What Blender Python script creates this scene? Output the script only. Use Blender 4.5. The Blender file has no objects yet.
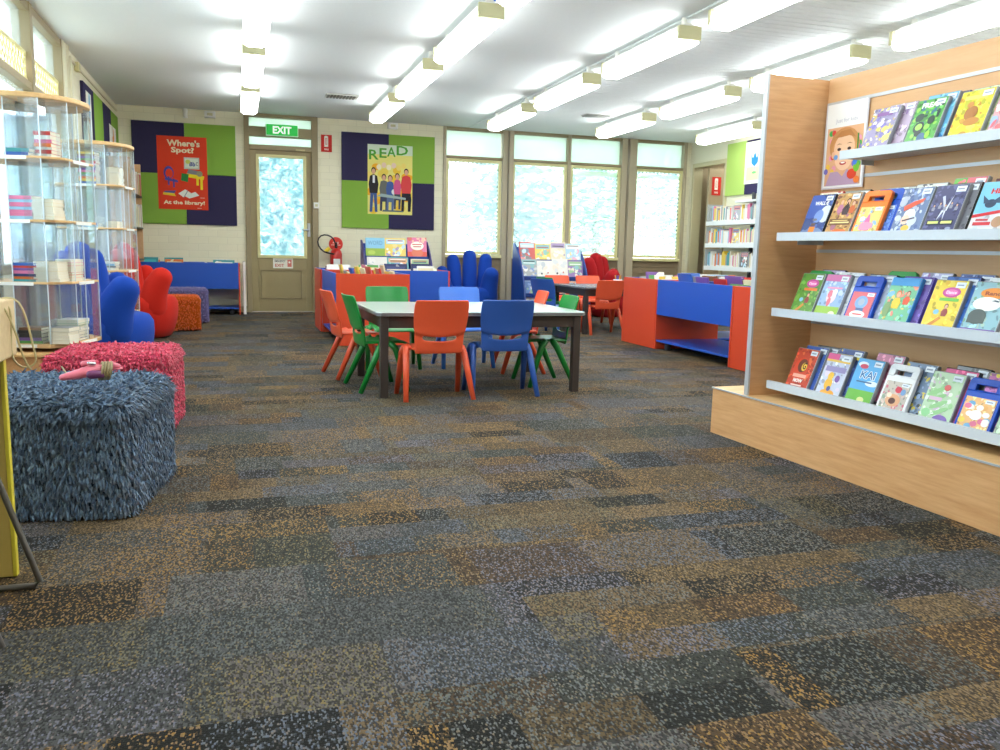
import bpy, bmesh, math, random
from mathutils import Vector, Matrix
R = math.radians
sc = bpy.context.scene
COL = sc.collection
rnd = random.Random(7)
# ------------------------------------------------------------------ colour / materials
def lin(c):
    return tuple(((v/255)/12.92 if v/255 <= .04045 else ((v/255+.055)/1.055)**2.4) for v in c[:3])
MATS = {}
def nt(m): return m.node_tree.nodes, m.node_tree.links
def mat(name, c=(200,200,200), rough=.5, spec=.5, bump=0, bscale=60, vary=0, metal=0, coat=0, sheen=0):
    if name in MATS: return MATS[name]
    m = bpy.data.materials.new(name); m.use_nodes = True
    N, L = nt(m); b = N['Principled BSDF']
    b.inputs['Roughness'].default_value = rough
    b.inputs['Specular IOR Level'].default_value = spec
    b.inputs['Metallic'].default_value = metal
    b.inputs['Coat Weight'].default_value = coat
    b.inputs['Sheen Weight'].default_value = sheen
    col = (*lin(c), 1)
    b.inputs['Base Color'].default_value = col
    tc = N.new('ShaderNodeTexCoord')
    nz = N.new('ShaderNodeTexNoise'); nz.inputs['Scale'].default_value = bscale; nz.inputs['Detail'].default_value = 3
    L.new(tc.outputs['Object'], nz.inputs['Vector'])
    v = max(vary, .03)
    mr = N.new('ShaderNodeMapRange'); mr.inputs['To Min'].default_value = 1-v; mr.inputs['To Max'].default_value = 1+v
    L.new(nz.outputs['Fac'], mr.inputs['Value'])
    vm = N.new('ShaderNodeVectorMath'); vm.operation = 'SCALE'; vm.inputs[0].default_value = col[:3]
    L.new(mr.outputs[0], vm.inputs['Scale']); L.new(vm.outputs[0], b.inputs['Base Color'])
    if bump:
        bp = N.new('ShaderNodeBump'); bp.inputs['Strength'].default_value = bump; bp.inputs['Distance'].default_value = .01
        L.new(nz.outputs['Fac'], bp.inputs['Height']); L.new(bp.outputs[0], b.inputs['Normal'])
    MATS[name] = m
    return m
def emis(name, c, s):
    m = bpy.data.materials.new(name); m.use_nodes = True; N, L = nt(m)
    b = N['Principled BSDF']; b.inputs['Base Color'].default_value = (.8,.8,.8,1)
    b.inputs['Emission Color'].default_value = (*lin(c),1); b.inputs['Emission Strength'].default_value = s
    MATS[name] = m; return m
def wood(name, c1, c2, axis='Z', rough=.45, sc_=1.0):
    m = bpy.data.materials.new(name); m.use_nodes = True; N, L = nt(m); b = N['Principled BSDF']
    tc = N.new('ShaderNodeTexCoord'); mp = N.new('ShaderNodeMapping')
    s = {'X': (1.2,14,14), 'Y': (14,1.2,14), 'Z': (14,14,1.2)}[axis]
    mp.inputs['Scale'].default_value = tuple(q*sc_ for q in s)
    nz = N.new('ShaderNodeTexNoise'); nz.inputs['Scale'].default_value = 3.2; nz.inputs['Detail'].default_value = 5; nz.inputs['Roughness'].default_value = .65
    rp = N.new('ShaderNodeValToRGB')
    rp.color_ramp.elements[0].position = .3; rp.color_ramp.elements[0].color = (*lin(c1),1)
    rp.color_ramp.elements[1].position = .7; rp.color_ramp.elements[1].color = (*lin(c2),1)
    L.new(tc.outputs['Object'], mp.inputs[0]); L.new(mp.outputs[0], nz.inputs['Vector']); L.new(nz.outputs['Fac'], rp.inputs[0]); L.new(rp.outputs[0], b.inputs['Base Color'])
    b.inputs['Roughness'].default_value = rough
    MATS[name] = m; return m
def clear(name, tint, veil=.1, gloss=.08, rough=.05, veilc=(255,255,255)):
    """thin clear sheet: transparent + a little diffuse veil + gloss"""
    m = bpy.data.materials.new(name); m.use_nodes = True; N, L = nt(m)
    for n in list(N):
        if n.type != 'OUTPUT_MATERIAL': N.remove(n)
    out = N['Material Output']
    tr = N.new('ShaderNodeBsdfTransparent'); tr.inputs[0].default_value = (*lin(tint),1)
    tl = N.new('ShaderNodeBsdfTranslucent'); tl.inputs[0].default_value = (*lin(veilc),1)
    df = N.new('ShaderNodeBsdfDiffuse'); df.inputs[0].default_value = (*lin(veilc),1)
    gl = N.new('ShaderNodeBsdfGlossy'); gl.inputs['Roughness'].default_value = rough
    m0 = N.new('ShaderNodeMixShader'); m0.inputs[0].default_value = .5; L.new(tl.outputs[0], m0.inputs[1]); L.new(df.outputs[0], m0.inputs[2])
    m1 = N.new('ShaderNodeMixShader'); m1.inputs[0].default_value = veil; L.new(tr.outputs[0], m1.inputs[1]); L.new(m0.outputs[0], m1.inputs[2])
    fr = N.new('ShaderNodeLayerWeight'); fr.inputs[0].default_value = .25
    mm = N.new('ShaderNodeMath'); mm.operation = 'MULTIPLY_ADD'; mm.inputs[1].default_value = .5; mm.inputs[2].default_value = gloss; L.new(fr.outputs['Fresnel'], mm.inputs[0])
    m2 = N.new('ShaderNodeMixShader'); L.new(mm.outputs[0], m2.inputs[0]); L.new(m1.outputs[0], m2.inputs[1]); L.new(gl.outputs[0], m2.inputs[2])
    L.new(m2.outputs[0], out.inputs[0]); MATS[name] = m; return m
def brickmat(name, c, plane):
    m = bpy.data.materials.new(name); m.use_nodes = True; N, L = nt(m); b = N['Principled BSDF']
    tc = N.new('ShaderNodeTexCoord'); sp = N.new('ShaderNodeSeparateXYZ'); cb = N.new('ShaderNodeCombineXYZ')
    L.new(tc.outputs['Object'], sp.inputs[0]); L.new(sp.outputs['X' if plane == 'XZ' else 'Y'], cb.inputs[0]); L.new(sp.outputs['Z'], cb.inputs[1])
    bt = N.new('ShaderNodeTexBrick'); bt.inputs['Scale'].default_value = 1; bt.inputs['Brick Width'].default_value = .27; bt.inputs['Row Height'].default_value = .1
    bt.inputs['Mortar Size'].default_value = .006; bt.inputs['Mortar Smooth'].default_value = .6
    k = lin(c); bt.inputs['Color1'].default_value = (*k,1); bt.inputs['Color2'].default_value = (*[q*.95 for q in k],1); bt.inputs['Mortar'].default_value = (*[q*.9 for q in k],1)
    L.new(cb.outputs[0], bt.inputs['Vector']); L.new(bt.outputs['Color'], b.inputs['Base Color'])
    bp = N.new('ShaderNodeBump'); bp.inputs['Strength'].default_value = .3; bp.inputs['Distance'].default_value = .005; bp.invert = True
    L.new(bt.outputs['Fac'], bp.inputs['Height']); L.new(bp.outputs[0], b.inputs['Normal'])
    b.inputs['Roughness'].default_value = .55; MATS[name] = m; return m
CARPET = .84
def carpetmat():
    m = bpy.data.materials.new('carpet_tiles'); m.use_nodes = True; N, L = nt(m); b = N['Principled BSDF']
    tc = N.new('ShaderNodeTexCoord')
    def math_(op, a, b_=None):
        n = N.new('ShaderNodeMath'); n.operation = op
        for i, v in enumerate((a, b_)):
            if v is None: continue
            if isinstance(v, (int, float)): n.inputs[i].default_value = v
            else: L.new(v, n.inputs[i])
        return n.outputs[0]
    sp = N.new('ShaderNodeSeparateXYZ'); L.new(tc.outputs['Object'], sp.inputs[0]); x, y = sp.outputs[0], sp.outputs[1]
    def cell(sx, sy, seed):
        row = math_('FLOOR', math_('DIVIDE', y, sy))
        w = N.new('ShaderNodeTexWhiteNoise'); w.noise_dimensions = '1D'; L.new(math_('ADD', row, seed), w.inputs['W'])
        cx = math_('FLOOR', math_('ADD', math_('DIVIDE', x, sx), math_('MULTIPLY', w.outputs['Value'], 3.7)))
        cb = N.new('ShaderNodeCombineXYZ'); L.new(cx, cb.inputs[0]); L.new(row, cb.inputs[1]); cb.inputs[2].default_value = seed
        w2 = N.new('ShaderNodeTexWhiteNoise'); w2.noise_dimensions = '3D'; L.new(cb.outputs[0], w2.inputs['Vector'])
        return w2.outputs['Value']
    def mixf(f, a, b_): return math_('ADD', math_('MULTIPLY', f, a), math_('MULTIPLY', math_('SUBTRACT', 1.0, f), b_))
    sel = math_('GREATER_THAN', cell(.87, .44, 40.2), .5)
    v1 = mixf(sel, cell(.46, .29, 3.1), cell(.3, .147, 11.3))
    v2 = mixf(sel, cell(.46, .29, 57.1), cell(.3, .147, 71.3))
    v3 = mixf(sel, cell(.46, .29, 91.9), cell(.3, .147, 83.3))
    def ramp(v, els, mode='CONSTANT'):
        rp = N.new('ShaderNodeValToRGB'); rp.color_ramp.interpolation = mode
        e = rp.color_ramp.elements
        e[0].position = els[0][0]; e[0].color = (*lin(els[0][1]),1); e[1].position = els[-1][0]; e[1].color = (*lin(els[-1][1]),1)
        for p_, q in els[1:-1]:
            k = e.new(p_); k.color = (*lin(q),1)
        L.new(v, rp.inputs[0]); return rp.outputs[0]
    base = ramp(v1, [(0,(30,30,27)),(.1,(62,64,58)),(.22,(104,86,60)),(.34,(84,84,84)),(.46,(86,66,46)),(.58,(100,94,92)),(.7,(36,36,32)),(.79,(72,76,76)),(.88,(118,98,72))])
    fl = ramp(v2, [(0,(130,118,84)),(.18,(112,118,132)),(.3,(166,126,66)),(.46,(122,122,118)),(.6,(156,126,80)),(.74,(104,108,104)),(.84,(128,124,140)),(.91,(176,134,66))])
    wv = N.new('ShaderNodeMapping'); wv.inputs['Scale'].default_value = (240,130,1); L.new(tc.outputs['Object'], wv.inputs[0])
    vo = N.new('ShaderNodeTexVoronoi'); vo.inputs['Scale'].default_value = 1; vo.inputs['Randomness'].default_value = .55; L.new(wv.outputs[0], vo.inputs['Vector'])
    w3 = N.new('ShaderNodeSeparateColor'); L.new(vo.outputs['Color'], w3.inputs[0])
    dens = math_('ADD', .46, math_('MULTIPLY', v3, .34))
    ft = math_('GREATER_THAN', w3.outputs[0], dens); dk = math_('LESS_THAN', w3.outputs[1], .44)
    other = ramp(w3.outputs[2], [(0,(90,98,116)),(.25,(150,116,60)),(.45,(110,108,100)),(.7,(74,78,84)),(.85,(130,126,120))])
    mf = N.new('ShaderNodeMix'); mf.data_type = 'RGBA'; mf.inputs[0].default_value = .34; L.new(fl, mf.inputs[6]); L.new(other, mf.inputs[7])
    mx = N.new('ShaderNodeMix'); mx.data_type = 'RGBA'; L.new(ft, mx.inputs[0]); L.new(base, mx.inputs[6]); L.new(mf.outputs[2], mx.inputs[7])
    mx2 = N.new('ShaderNodeMix'); mx2.data_type = 'RGBA'; L.new(math_('MULTIPLY', dk, .74), mx2.inputs[0]); L.new(mx.outputs[2], mx2.inputs[6]); mx2.inputs[7].default_value = (*lin((22,22,22)),1)
    sat = N.new('ShaderNodeVectorMath'); sat.operation = 'SCALE'; sat.inputs['Scale'].default_value = CARPET; L.new(mx2.outputs[2], sat.inputs[0])
    L.new(sat.outputs[0], b.inputs['Base Color'])
    bp = N.new('ShaderNodeBump'); bp.inputs['Strength'].default_value = .6; bp.inputs['Distance'].default_value = .004
    L.new(vo.outputs['Distance'], bp.inputs['Height']); bp.invert = True; L.new(bp.outputs[0], b.inputs['Normal'])
    b.inputs['Roughness'].default_value = .85; b.inputs['Specular IOR Level'].default_value = .25
    return m
def ceilmat():
    m = mat('ceiling_paint', (234,239,242), .6)
    return m
def printmat(name, rough=.3, spec=.5):
    m = bpy.data.materials.new(name); m.use_nodes = True; N, L = nt(m); b = N['Principled BSDF']
    at = N.new('ShaderNodeAttribute'); at.attribute_name = 'Col'
    L.new(at.outputs['Color'], b.inputs['Base Color']); b.inputs['Roughness'].default_value = rough; b.inputs['Specular IOR Level'].default_value = spec
    MATS[name] = m; return m
# ------------------------------------------------------------------ mesh builder
class MB:
    def __init__(s): s.v = []; s.f = []; s.m = []; s.c = []; s.cm = 0; s.cc = None
    def add(s, vs, fs):
        o = len(s.v); s.v += [tuple(v) for v in vs]
        for f in fs: s.f.append([o+i for i in f]); s.m.append(s.cm); s.c.append(s.cc)
        return s
    def box(s, x0, x1, y0, y1, z0, z1, M=None):
        vs = [Vector((x,y,z)) for x in (x0,x1) for y in (y0,y1) for z in (z0,z1)]
        if M: vs = [M @ v for v in vs]
        return s.add(vs, [(0,1,3,2),(4,6,7,5),(0,4,5,1),(2,3,7,6),(0,2,6,4),(1,5,7,3)])
    def prism(s, poly, axis, a, b):
        """poly: 2D points in the two other axes; extruded along axis a..b"""
        def P(p, t): return {'X': (t,p[0],p[1]), 'Y': (p[0],t,p[1]), 'Z': (p[0],p[1],t)}[axis]
        n = len(poly); vs = [P(p,a) for p in poly]+[P(p,b) for p in poly]
        return s.add(vs, [list(range(n))[::-1], list(range(n,2*n))]+[(i,(i+1)%n,n+(i+1)%n,n+i) for i in range(n)])
    def limb(s, pts, rad, n=12, cap=True, flat=1.0):
        pts = [Vector(p) for p in pts]; rings = []
        if isinstance(rad,(int,float)): rad = [rad]*len(pts)
        up = None; first = len(s.v)
        for i, p in enumerate(pts):
            d = (pts[min(i+1,len(pts)-1)]-pts[max(i-1,0)]).normalized()
            if up is None: up = Vector((0,0,1)) if abs(d.z) < .9 else Vector((1,0,0))
            a = d.cross(up).normalized(); b = a.cross(d).normalized(); up = b
            rings.append([p + a*math.cos(2*math.pi*k/n)*rad[i] + b*math.sin(2*math.pi*k/n)*rad[i]*flat for k in range(n)])
        vs = [q for r in rings for q in r]; fs = []
        for i in range(len(rings)-1):
            for k in range(n): fs.append((i*n+k, i*n+(k+1)%n, (i+1)*n+(k+1)%n, (i+1)*n+k))
        if cap: fs += [list(range(n))[::-1], [(len(rings)-1)*n+k for k in range(n)]]
        return s.add(vs, fs)
    def capsule(s, path, rads, n=16, flat=1.0):
        """limb with rounded ends"""
        path = [Vector(p) for p in path]; P = []; Q = []
        d0 = (path[0]-path[1]).normalized(); d1 = (path[-1]-path[-2]).normalized()
        for t in (1,.85,.6,.3): P.append(path[0]+d0*rads[0]*t); Q.append(max(rads[0]*math.sqrt(max(0,1-t*t)), .002))
        P += path; Q += list(rads)
        for t in (.3,.6,.85,1): P.append(path[-1]+d1*rads[-1]*t); Q.append(max(rads[-1]*math.sqrt(max(0,1-t*t)), .002))
        return s.limb(P, Q, n, True, flat)
    def cyl(s, x, y, z0, z1, r, n=24, r1=None):
        return s.limb([(x,y,z0),(x,y,z1)], [r, r if r1 is None else r1], n)
    def lathe(s, prof, n=32, c=(0,0), sx=1, sy=1, ph=0):
        vs = [(c[0]+r*sx*math.cos(2*math.pi*k/n+ph), c[1]+r*sy*math.sin(2*math.pi*k/n+ph), z) for r, z in prof for k in range(n)]
        fs = [(i*n+k, i*n+(k+1)%n, (i+1)*n+(k+1)%n, (i+1)*n+k) for i in range(len(prof)-1) for k in range(n)]
        fs += [list(range(n))[::-1], [(len(prof)-1)*n+k for k in range(n)]]
        return s.add(vs, fs)
    def build(s, name, mats, parent=None, smooth=False, bev=0, seg=2, sub=0, solid=0):
        me = bpy.data.meshes.new(name); me.from_pydata(s.v, [], s.f)
        if not isinstance(mats, (list, tuple)): mats = [mats]
        for m in mats: me.materials.append(m)
        for i, p in enumerate(me.polygons):
            p.material_index = s.m[i]; p.use_smooth = bool(smooth)
        if any(c is not None for c in s.c):
            at = me.color_attributes.new('Col', 'FLOAT_COLOR', 'CORNER')
            for i, p in enumerate(me.polygons):
                c = s.c[i] or (.5,.5,.5)
                for l in p.loop_indices: at.data[l].color = (*c, 1)
        bm = bmesh.new(); bm.from_mesh(me); bmesh.ops.recalc_face_normals(bm, faces=bm.faces) if not any(c is not None for c in s.c) else None
        bm.to_mesh(me); bm.free()
        o = bpy.data.objects.new(name, me); COL.objects.link(o)
        if parent: o.parent = parent
        if solid: q = o.modifiers.new('s', 'SOLIDIFY'); q.thickness = solid; q.offset = 0
        if bev: q = o.modifiers.new('b', 'BEVEL'); q.width = bev; q.segments = seg; q.limit_method = 'ANGLE'; q.angle_limit = R(40)
        if sub: q = o.modifiers.new('u', 'SUBSURF'); q.levels = sub; q.render_levels = sub
        if smooth == 'auto' or (bev and not smooth):
            for p in me.polygons: p.use_smooth = False
        return o
def empty(name, loc=(0,0,0), rz=0, rx=0):
    o = bpy.data.objects.new(name, None); COL.objects.link(o); o.location = loc; o.rotation_euler = (rx,0,rz); o.empty_display_size = .1
    return o
LABELS = {}
def tag(o, label, cat, group=None, kind=None):
    o['label'] = label; o['category'] = cat
    if group: o['group'] = group
    if kind: o['kind'] = kind
    LABELS.setdefault(label, []).append((o, group))
    return o
def struct(o): o['kind'] = 'structure'; return o
def copy_tree(o, parent=None):
    c = o.copy(); COL.objects.link(c); c.parent = parent
    for ch in KIDS.get(o.name, []) or list(o.children): copy_tree(ch, c)
    return c
KIDS = {}
ORD = ['first','second','third','fourth','fifth','sixth','seventh','eighth','ninth','tenth','eleventh','twelfth','thirteenth','fourteenth','fifteenth','sixteenth','seventeenth','eighteenth','nineteenth','twentieth','twenty-first','twenty-second','twenty-third','twenty-fourth','twenty-fifth','twenty-sixth','twenty-seventh','twenty-eighth','twenty-ninth','thirtieth']
NAMED = [('white',(236,234,228)),('cream',(226,212,176)),('red',(196,52,44)),('orange',(232,120,48)),('yellow',(236,200,64)),('green',(84,156,74)),('teal',(60,150,156)),('pale blue',(150,196,224)),('blue',(48,96,180)),('navy',(40,48,96)),('purple',(120,84,160)),('pink',(224,120,160)),('brown',(128,88,60)),('grey',(150,152,156)),('black',(40,40,44))]
NC = dict(NAMED)
# ------------------------------------------------------------------ flat artwork (printed things)
TXT = {}
def textmesh(s, bold=.0):
    k = (s, bold)
    if k not in TXT:
        cu = bpy.data.curves.new('t', 'FONT'); cu.body = s; cu.offset = bold; cu.resolution_u = 2
        o = bpy.data.objects.new('t', cu); COL.objects.link(o)
        bpy.context.view_layer.update()
        me = bpy.data.meshes.new_from_object(o.evaluated_get(bpy.context.evaluated_depsgraph_get()))
        vs = [tuple(v.co) for v in me.vertices]; fs = [tuple(p.vertices) for p in me.polygons]
        bpy.data.objects.remove(o); bpy.data.curves.remove(cu); bpy.data.meshes.remove(me)
        x0 = min(v[0] for v in vs); x1 = max(v[0] for v in vs); y0 = min(v[1] for v in vs); y1 = max(v[1] for v in vs)
        TXT[k] = ([((v[0]-x0)/(x1-x0), (v[1]-y0)/(y1-y0)) for v in vs], fs)
    return TXT[k]
class Pic:
    """artwork in the local XZ plane, u in 0..w, v in 0..h, facing -Y"""
    def __init__(s, w, h, bg, eps=.00004, base=.0008):
        s.w, s.h, s.eps = w, h, eps; s.mb = MB(); s.k = 0
        s.mb.cc = lin(bg); s.mb.box(-w/2, w/2, -base, 0, 0, h); s.base = base
    def poly(s, pts, c):
        s.k += 1; y = -s.base - s.eps*s.k; s.mb.cc = lin(c)
        vs = [(max(0,min(1,u))*s.w-s.w/2, y, max(0,min(1,v))*s.h) for u, v in pts]
        s.mb.add(vs, [list(range(len(vs)))]); return s
    def rect(s, u0, v0, u1, v1, c): return s.poly([(u0,v0),(u1,v0),(u1,v1),(u0,v1)], c)
    def ell(s, u, v, ru, rv, c, n=20, rot=0):
        return s.poly([(u+ru*math.cos(t)*math.cos(rot)-rv*math.sin(t)*math.sin(rot)*s.h/s.w, v+(ru*math.cos(t)*math.sin(rot)*s.w/s.h+rv*math.sin(t)*math.cos(rot))) for t in [2*math.pi*k/n for k in range(n)]], c)
    def text(s, t, u0, v0, u1, v1, c, bold=.02, skew=0, arc=0):
        vs, fs = textmesh(t, bold); s.k += 1; y = -s.base - s.eps*s.k; s.mb.cc = lin(c)
        s.mb.add([((u0+(u1-u0)*a)*s.w-s.w/2, y, (v0+(v1-v0)*b+skew*(a-.5)+arc*(1-4*(a-.5)**2))*s.h) for a, b in vs], fs); return s
    def build(s, name, parent=None, m=None):
        o = s.mb.build(name, m or MATS['print'], parent); return o
def blobs(p, r, pal, n=10, u=(0,1), v=(0,1), big=.18):
    for _ in range(n):
        p.ell(r.uniform(*u), r.uniform(*v), r.uniform(.3,1)*big, r.uniform(.3,1)*big*.8, r.choice(pal), 12, r.uniform(0,3))
    return p
# ------------------------------------------------------------------ shared materials
printmat('print', .3, .5); printmat('print_matt', .6, .25); printmat('felt_print', .9, .1)
WOOD = wood('beech_laminate', (206,150,98), (226,176,124), 'Y', .4)
WOODV = wood('beech_laminate_back', (210,162,116), (220,176,130), 'Y', .45, .6); WOODX = wood('beech_laminate_panel', (204,154,106), (218,170,122), 'X', .45, 1.6)
WOODL = wood('pale_ply', (214,170,112), (232,192,138), 'X', .45)
ALU = mat('brushed_aluminium', (196,200,206), .35, .5, metal=.35)
WHITE = mat('white_paint', (240,240,236), .4); CREAM = mat('cream_gloss_frame', (226,218,160), .4)
TAUPE = mat('taupe_paint', (156,140,108), .5); TAUPED = mat('taupe_paint_door', (160,144,104), .45)
WALLC = (242,236,208)
BRICK = brickmat('painted_brick', WALLC, 'XZ'); BRICKL = brickmat('painted_brick_side', WALLC, 'YZ')
PLAST = mat('plain_cream_paint', (232,228,204), .6)
REDL = mat('red_laminate', (216,74,42), .35); BLUEL = mat('blue_laminate', (34,86,190), .35); 
TUBE = emis('light_diffuser', (250,255,252), 9.0)
LCAP = mat('luminaire_end_cap', (206,202,160), .5); LBODY = mat('luminaire_white_steel', (236,236,230), .4)
ACR = clear('clear_acrylic', (250,253,255), .05, .035, .03, (235,242,250))
ACRE = mat('acrylic_edge', (214,226,236), .2, .6)
GLASS = clear('window_glass', (242,250,252), .17, .02, .05, (236,248,252))
MINT = clear('mint_translucent_panel', (232,246,238), .75, .03, .3, (232,246,238))
TABTOP = mat('pale_grey_table_laminate', (196,208,206), .18, .5); DARKT = mat('dark_brown_table_frame', (58,48,44), .45)
FURC = {}
# ------------------------------------------------------------------ room shell
D = 13.13; XL = -1.57; XR = 7.45; H = 2.89; YB = -2.6
def slab(name, boxes, m, bev=0):
    mb = MB()
    for b in boxes: mb.box(*b)
    return struct(mb.build(name, m, bev=bev))
slab('floor', [(XL-.15, XR+1.6, YB-.1, D+.15, -.12, 0)], carpetmat())
slab('ceiling', [(XL-.3, XR+1.6, YB-.1, D+.9, H, H+.12)], ceilmat())
slab('ceiling', [(3.49,XR,YB+.105*k+.006,YB+.105*(k+1)-.006,H-.014,H) for k in range(149)], MATS['ceiling_paint'], .003)
slab('wall_back', [(XL-.15,.13,D,D+.15,0,H),(1.18,3.10,D,D+.15,0,H),(7.36,XR+.12,D,D+.15,0,H)], BRICK)
slab('wall_left', [(XL-.15,XL,9.25,D,0,H),(XL-.15,XL,YB,1.2,0,H),(XL-.15,XL,1.2,9.25,0,.75)], BRICKL)
slab('wall_right', [(XR,XR+.12,12.96,D,0,H),(XR,XR+.12,YB,12.0,0,H),(XR,XR+.12,12.0,12.96,2.46,H)], PLAST)
slab('wall_near', [(XL-.15,XR+.12,YB-.15,YB,0,H)], PLAST)
slab('wall_hall', [(8.75,8.85,10.9,D+.1,0,H),(XR+.12,8.85,D,D+.1,0,H),(XR+.12,8.85,10.8,10.9,0,H)], mat('hall_taupe', (176,158,126), .6))
# cornice strip, left wall
slab('trim_1', [(XL,XL+.02,9.6,D,2.79,2.81),(XL,XL+.035,9.38,9.5,0,H)], mat('cornice_paint', (222,214,184), .5), .003)
# right-hand door opening frame
slab('trim_2', [(XR-.03,XR+.14,11.95,12.01,0,2.52),(XR-.03,XR+.14,12.95,13.01,0,2.52),(XR-.03,XR+.14,12.0,12.95,2.45,2.52)], mat('door_frame_paint', (198,188,150), .5), .004)
# hall door leaf with its sign
hd = MB().box(7.58,8.72,12.72,12.77,0,2.44).build('door_2', mat('taupe_hall_door', (170,152,120), .5), bev=.004); struct(hd)
MB().cyl(0,0,0,.02,.02).build('door_handle', ALU, hd).matrix_local = Matrix.Translation((8.1,12.7,1.05)) @ Matrix.Rotation(R(90),4,'X')
# ---- back door
DT = MATS['taupe_paint']
mb = MB()
for b in [(.13,.2,D-.04,D+.1,0,H),(1.09,1.18,D-.04,D+.1,0,H),(.2,1.09,D-.04,D+.1,2.38,2.45),(.2,1.09,D-.03,D+.1,2.57,2.71),(.2,1.09,D-.04,D+.1,2.84,H)]: mb.box(*b)
door = struct(mb.build('door_1', DT, bev=.005))
mb = MB()
for b in [(.2,.3,D+.01,D+.055,.01,2.38),(1.0,1.09,D+.01,D+.055,.01,2.38),(.3,1.0,D+.01,D+.055,2.3,2.38),(.3,1.0,D+.01,D+.055,.01,.83)]: mb.box(*b)
leaf = mb.build('door_leaf', TAUPED, door, bev=.004)
mb = MB()
for b in [(.33,.93,D-.002,D+.012,.62,.635),(.33,.93,D-.002,D+.012,.2,.215),(.33,.345,D-.002,D+.012,.2,.635),(.915,.93,D-.002,D+.012,.2,.635)]: mb.box(*b)
mb.build('panel_moulding', mat('taupe_moulding', (142,126,92), .5), leaf, bev=.003)
mb = MB()
for b in [(.29,.335,D-.01,D+.02,.81,2.32),(.965,1.01,D-.01,D+.02,.81,2.32),(.335,.965,D-.01,D+.02,2.275,2.32),(.335,.965,D-.01,D+.02,.81,.855)]: mb.box(*b)
mb.build('glazing_bead', CREAM, leaf, bev=.004)
FROST = clear('patterned_door_glass', (222,242,246), .45, .03, .3, (205,232,240))
N, L = nt(FROST); nz = N.new('ShaderNodeTexNoise'); nz.inputs['Scale'].default_value = 9; nz.inputs['Detail'].default_value = 6; nz.inputs['Roughness'].default_value = .7; nz.inputs['Distortion'].default_value = 1.2
tcn = N.new('ShaderNodeTexCoord'); L.new(tcn.outputs['Object'], nz.inputs['Vector'])
rp = N.new('ShaderNodeValToRGB'); rp.color_ramp.elements[0].position = .38; rp.color_ramp.elements[0].color = (*lin((150,190,204)),1); rp.color_ramp.elements[1].position = .62; rp.color_ramp.elements[1].color = (*lin((246,252,252)),1)
L.new(nz.outputs['Fac'], rp.inputs[0])
for n in N:
    if n.type in ('BSDF_TRANSPARENT','BSDF_TRANSLUCENT'): L.new(rp.outputs[0], n.inputs[0])
MB().box(.33,.97,D+.03,D+.036,.85,2.28).build('glass_pane', FROST, leaf)
mb = MB(); mb.limb([(1.04,D-.045,1.24),(.93,D-.05,1.24)], .012, 10); mb.limb([(1.04,D+.01,1.24),(1.04,D-.045,1.24)], .014, 10); mb.box(1.02,1.06,D,D+.012,1.14,1.34)
mb.build('door_handle', ALU, leaf, smooth=False)
mb = MB(); mb.box(.86,.99,D-.05,D,2.385,2.41); mb.limb([(.98,D-.03,2.39),(.88,D-.1,2.385)], .008, 8); mb.build('door_closer', mat('door_closer_paint', (196,186,140), .4), door)
MB().box(.2,1.09,D+.05,D+.056,2.45,2.57).build('transom_pane', MINT, door); MB().box(.2,1.09,D+.05,D+.056,2.71,2.84).build('transom_pane', MINT, door)
# ---- windows on the back wall
def window(idx, x0, x1, parts):
    """parts: list of (px0, px1, casement?)"""
    mb = MB(); mb.box(x0,x1,D-.02,D+.12,2.84,H); mb.box(x0,x1,D-.02,D+.1,2.415,2.455)
    w = struct(mb.build('window_%d' % idx, TAUPE, bev=.004))
    for a, b, cas in parts:
        MB().box(a,b,D+.06,D+.066,2.455,2.84).build('transom_pane', MINT, w)
        t = .045
        mb = MB()
        for q in [(a,a+t,D-.015,D+.05,.93,2.41),(b-t,b,D-.015,D+.05,.93,2.41),(a+t,b-t,D-.015,D+.05,2.365,2.41),(a+t,b-t,D-.015,D+.05,.93,.975)]: mb.box(*q)
        fr = mb.build('casement_frame', CREAM, w, bev=.006)
        MB().box(a+t,b-t,D+.02,D+.026,.975,2.365).build('glass_pane', GLASS, fr)
        if cas:
            mb = MB()
            n = int((b-a-2*t)/.07)
            for k in range(n): mb.box(a+t+.02+k*.07, a+t+.05+k*.07, D-.012,D+.012,2.345,2.358)
            for k in range(20): mb.box(b-t-.02,b-t-.008,D-.012,D+.012,1.0+k*.066,1.03+k*.066)
            mb.build('screen_clip', mat('grey_green_clip', (120,126,104), .5), fr)
        MB().box(a+t,b-t,D+.035,D+.039,2.25,2.33).build('blind_valance', clear('pale_green_valance_%d_%d' % (idx, int(a*10)), (236,246,226), .35, .02, .3, (226,240,214)), fr)
    mb = MB().box(x0,x1,D-.06,D+.1,.875,.925); mb.build('window_sill', CREAM, w, bev=.006)
    return w
window(1, 3.15, 4.07, [(3.15,4.06,1)])
window(2, 4.24, 6.14, [(4.24,5.18,0),(5.24,6.14,1)])
window(3, 6.4, 7.3, [(6.4,7.3,1)])
slab('trim_3', [(3.10,3.15,D-.03,D+.12,0,H),(4.07,4.15,D-.05,D+.12,0,H),(4.165,4.24,D-.08,D+.12,0,H),(6.14,6.24,D-.05,D+.12,0,H),(6.27,6.4,D-.08,D+.12,0,H),(7.3,7.36,D-.04,D+.12,0,H),(5.18,5.24,D-.03,D+.1,.9,H)], mat('taupe_column_hazed', (182,170,144), .5), .006)  # column taupe lightened to imitate the bright haze around the windows
PANL = mat('taupe_panel_below_sill', (140,122,96), .6)
mb = MB()
for a, b in ((3.15,4.07),(4.24,6.14),(6.4,7.3)):
    for k in range(8): mb.box(a,b,D,D+.1,k*.11,k*.11+.104)
    mb.box(a,b,D+.02,D+.1,0,.88)
struct(mb.build('trim_4', PANL, bev=.003))
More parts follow.
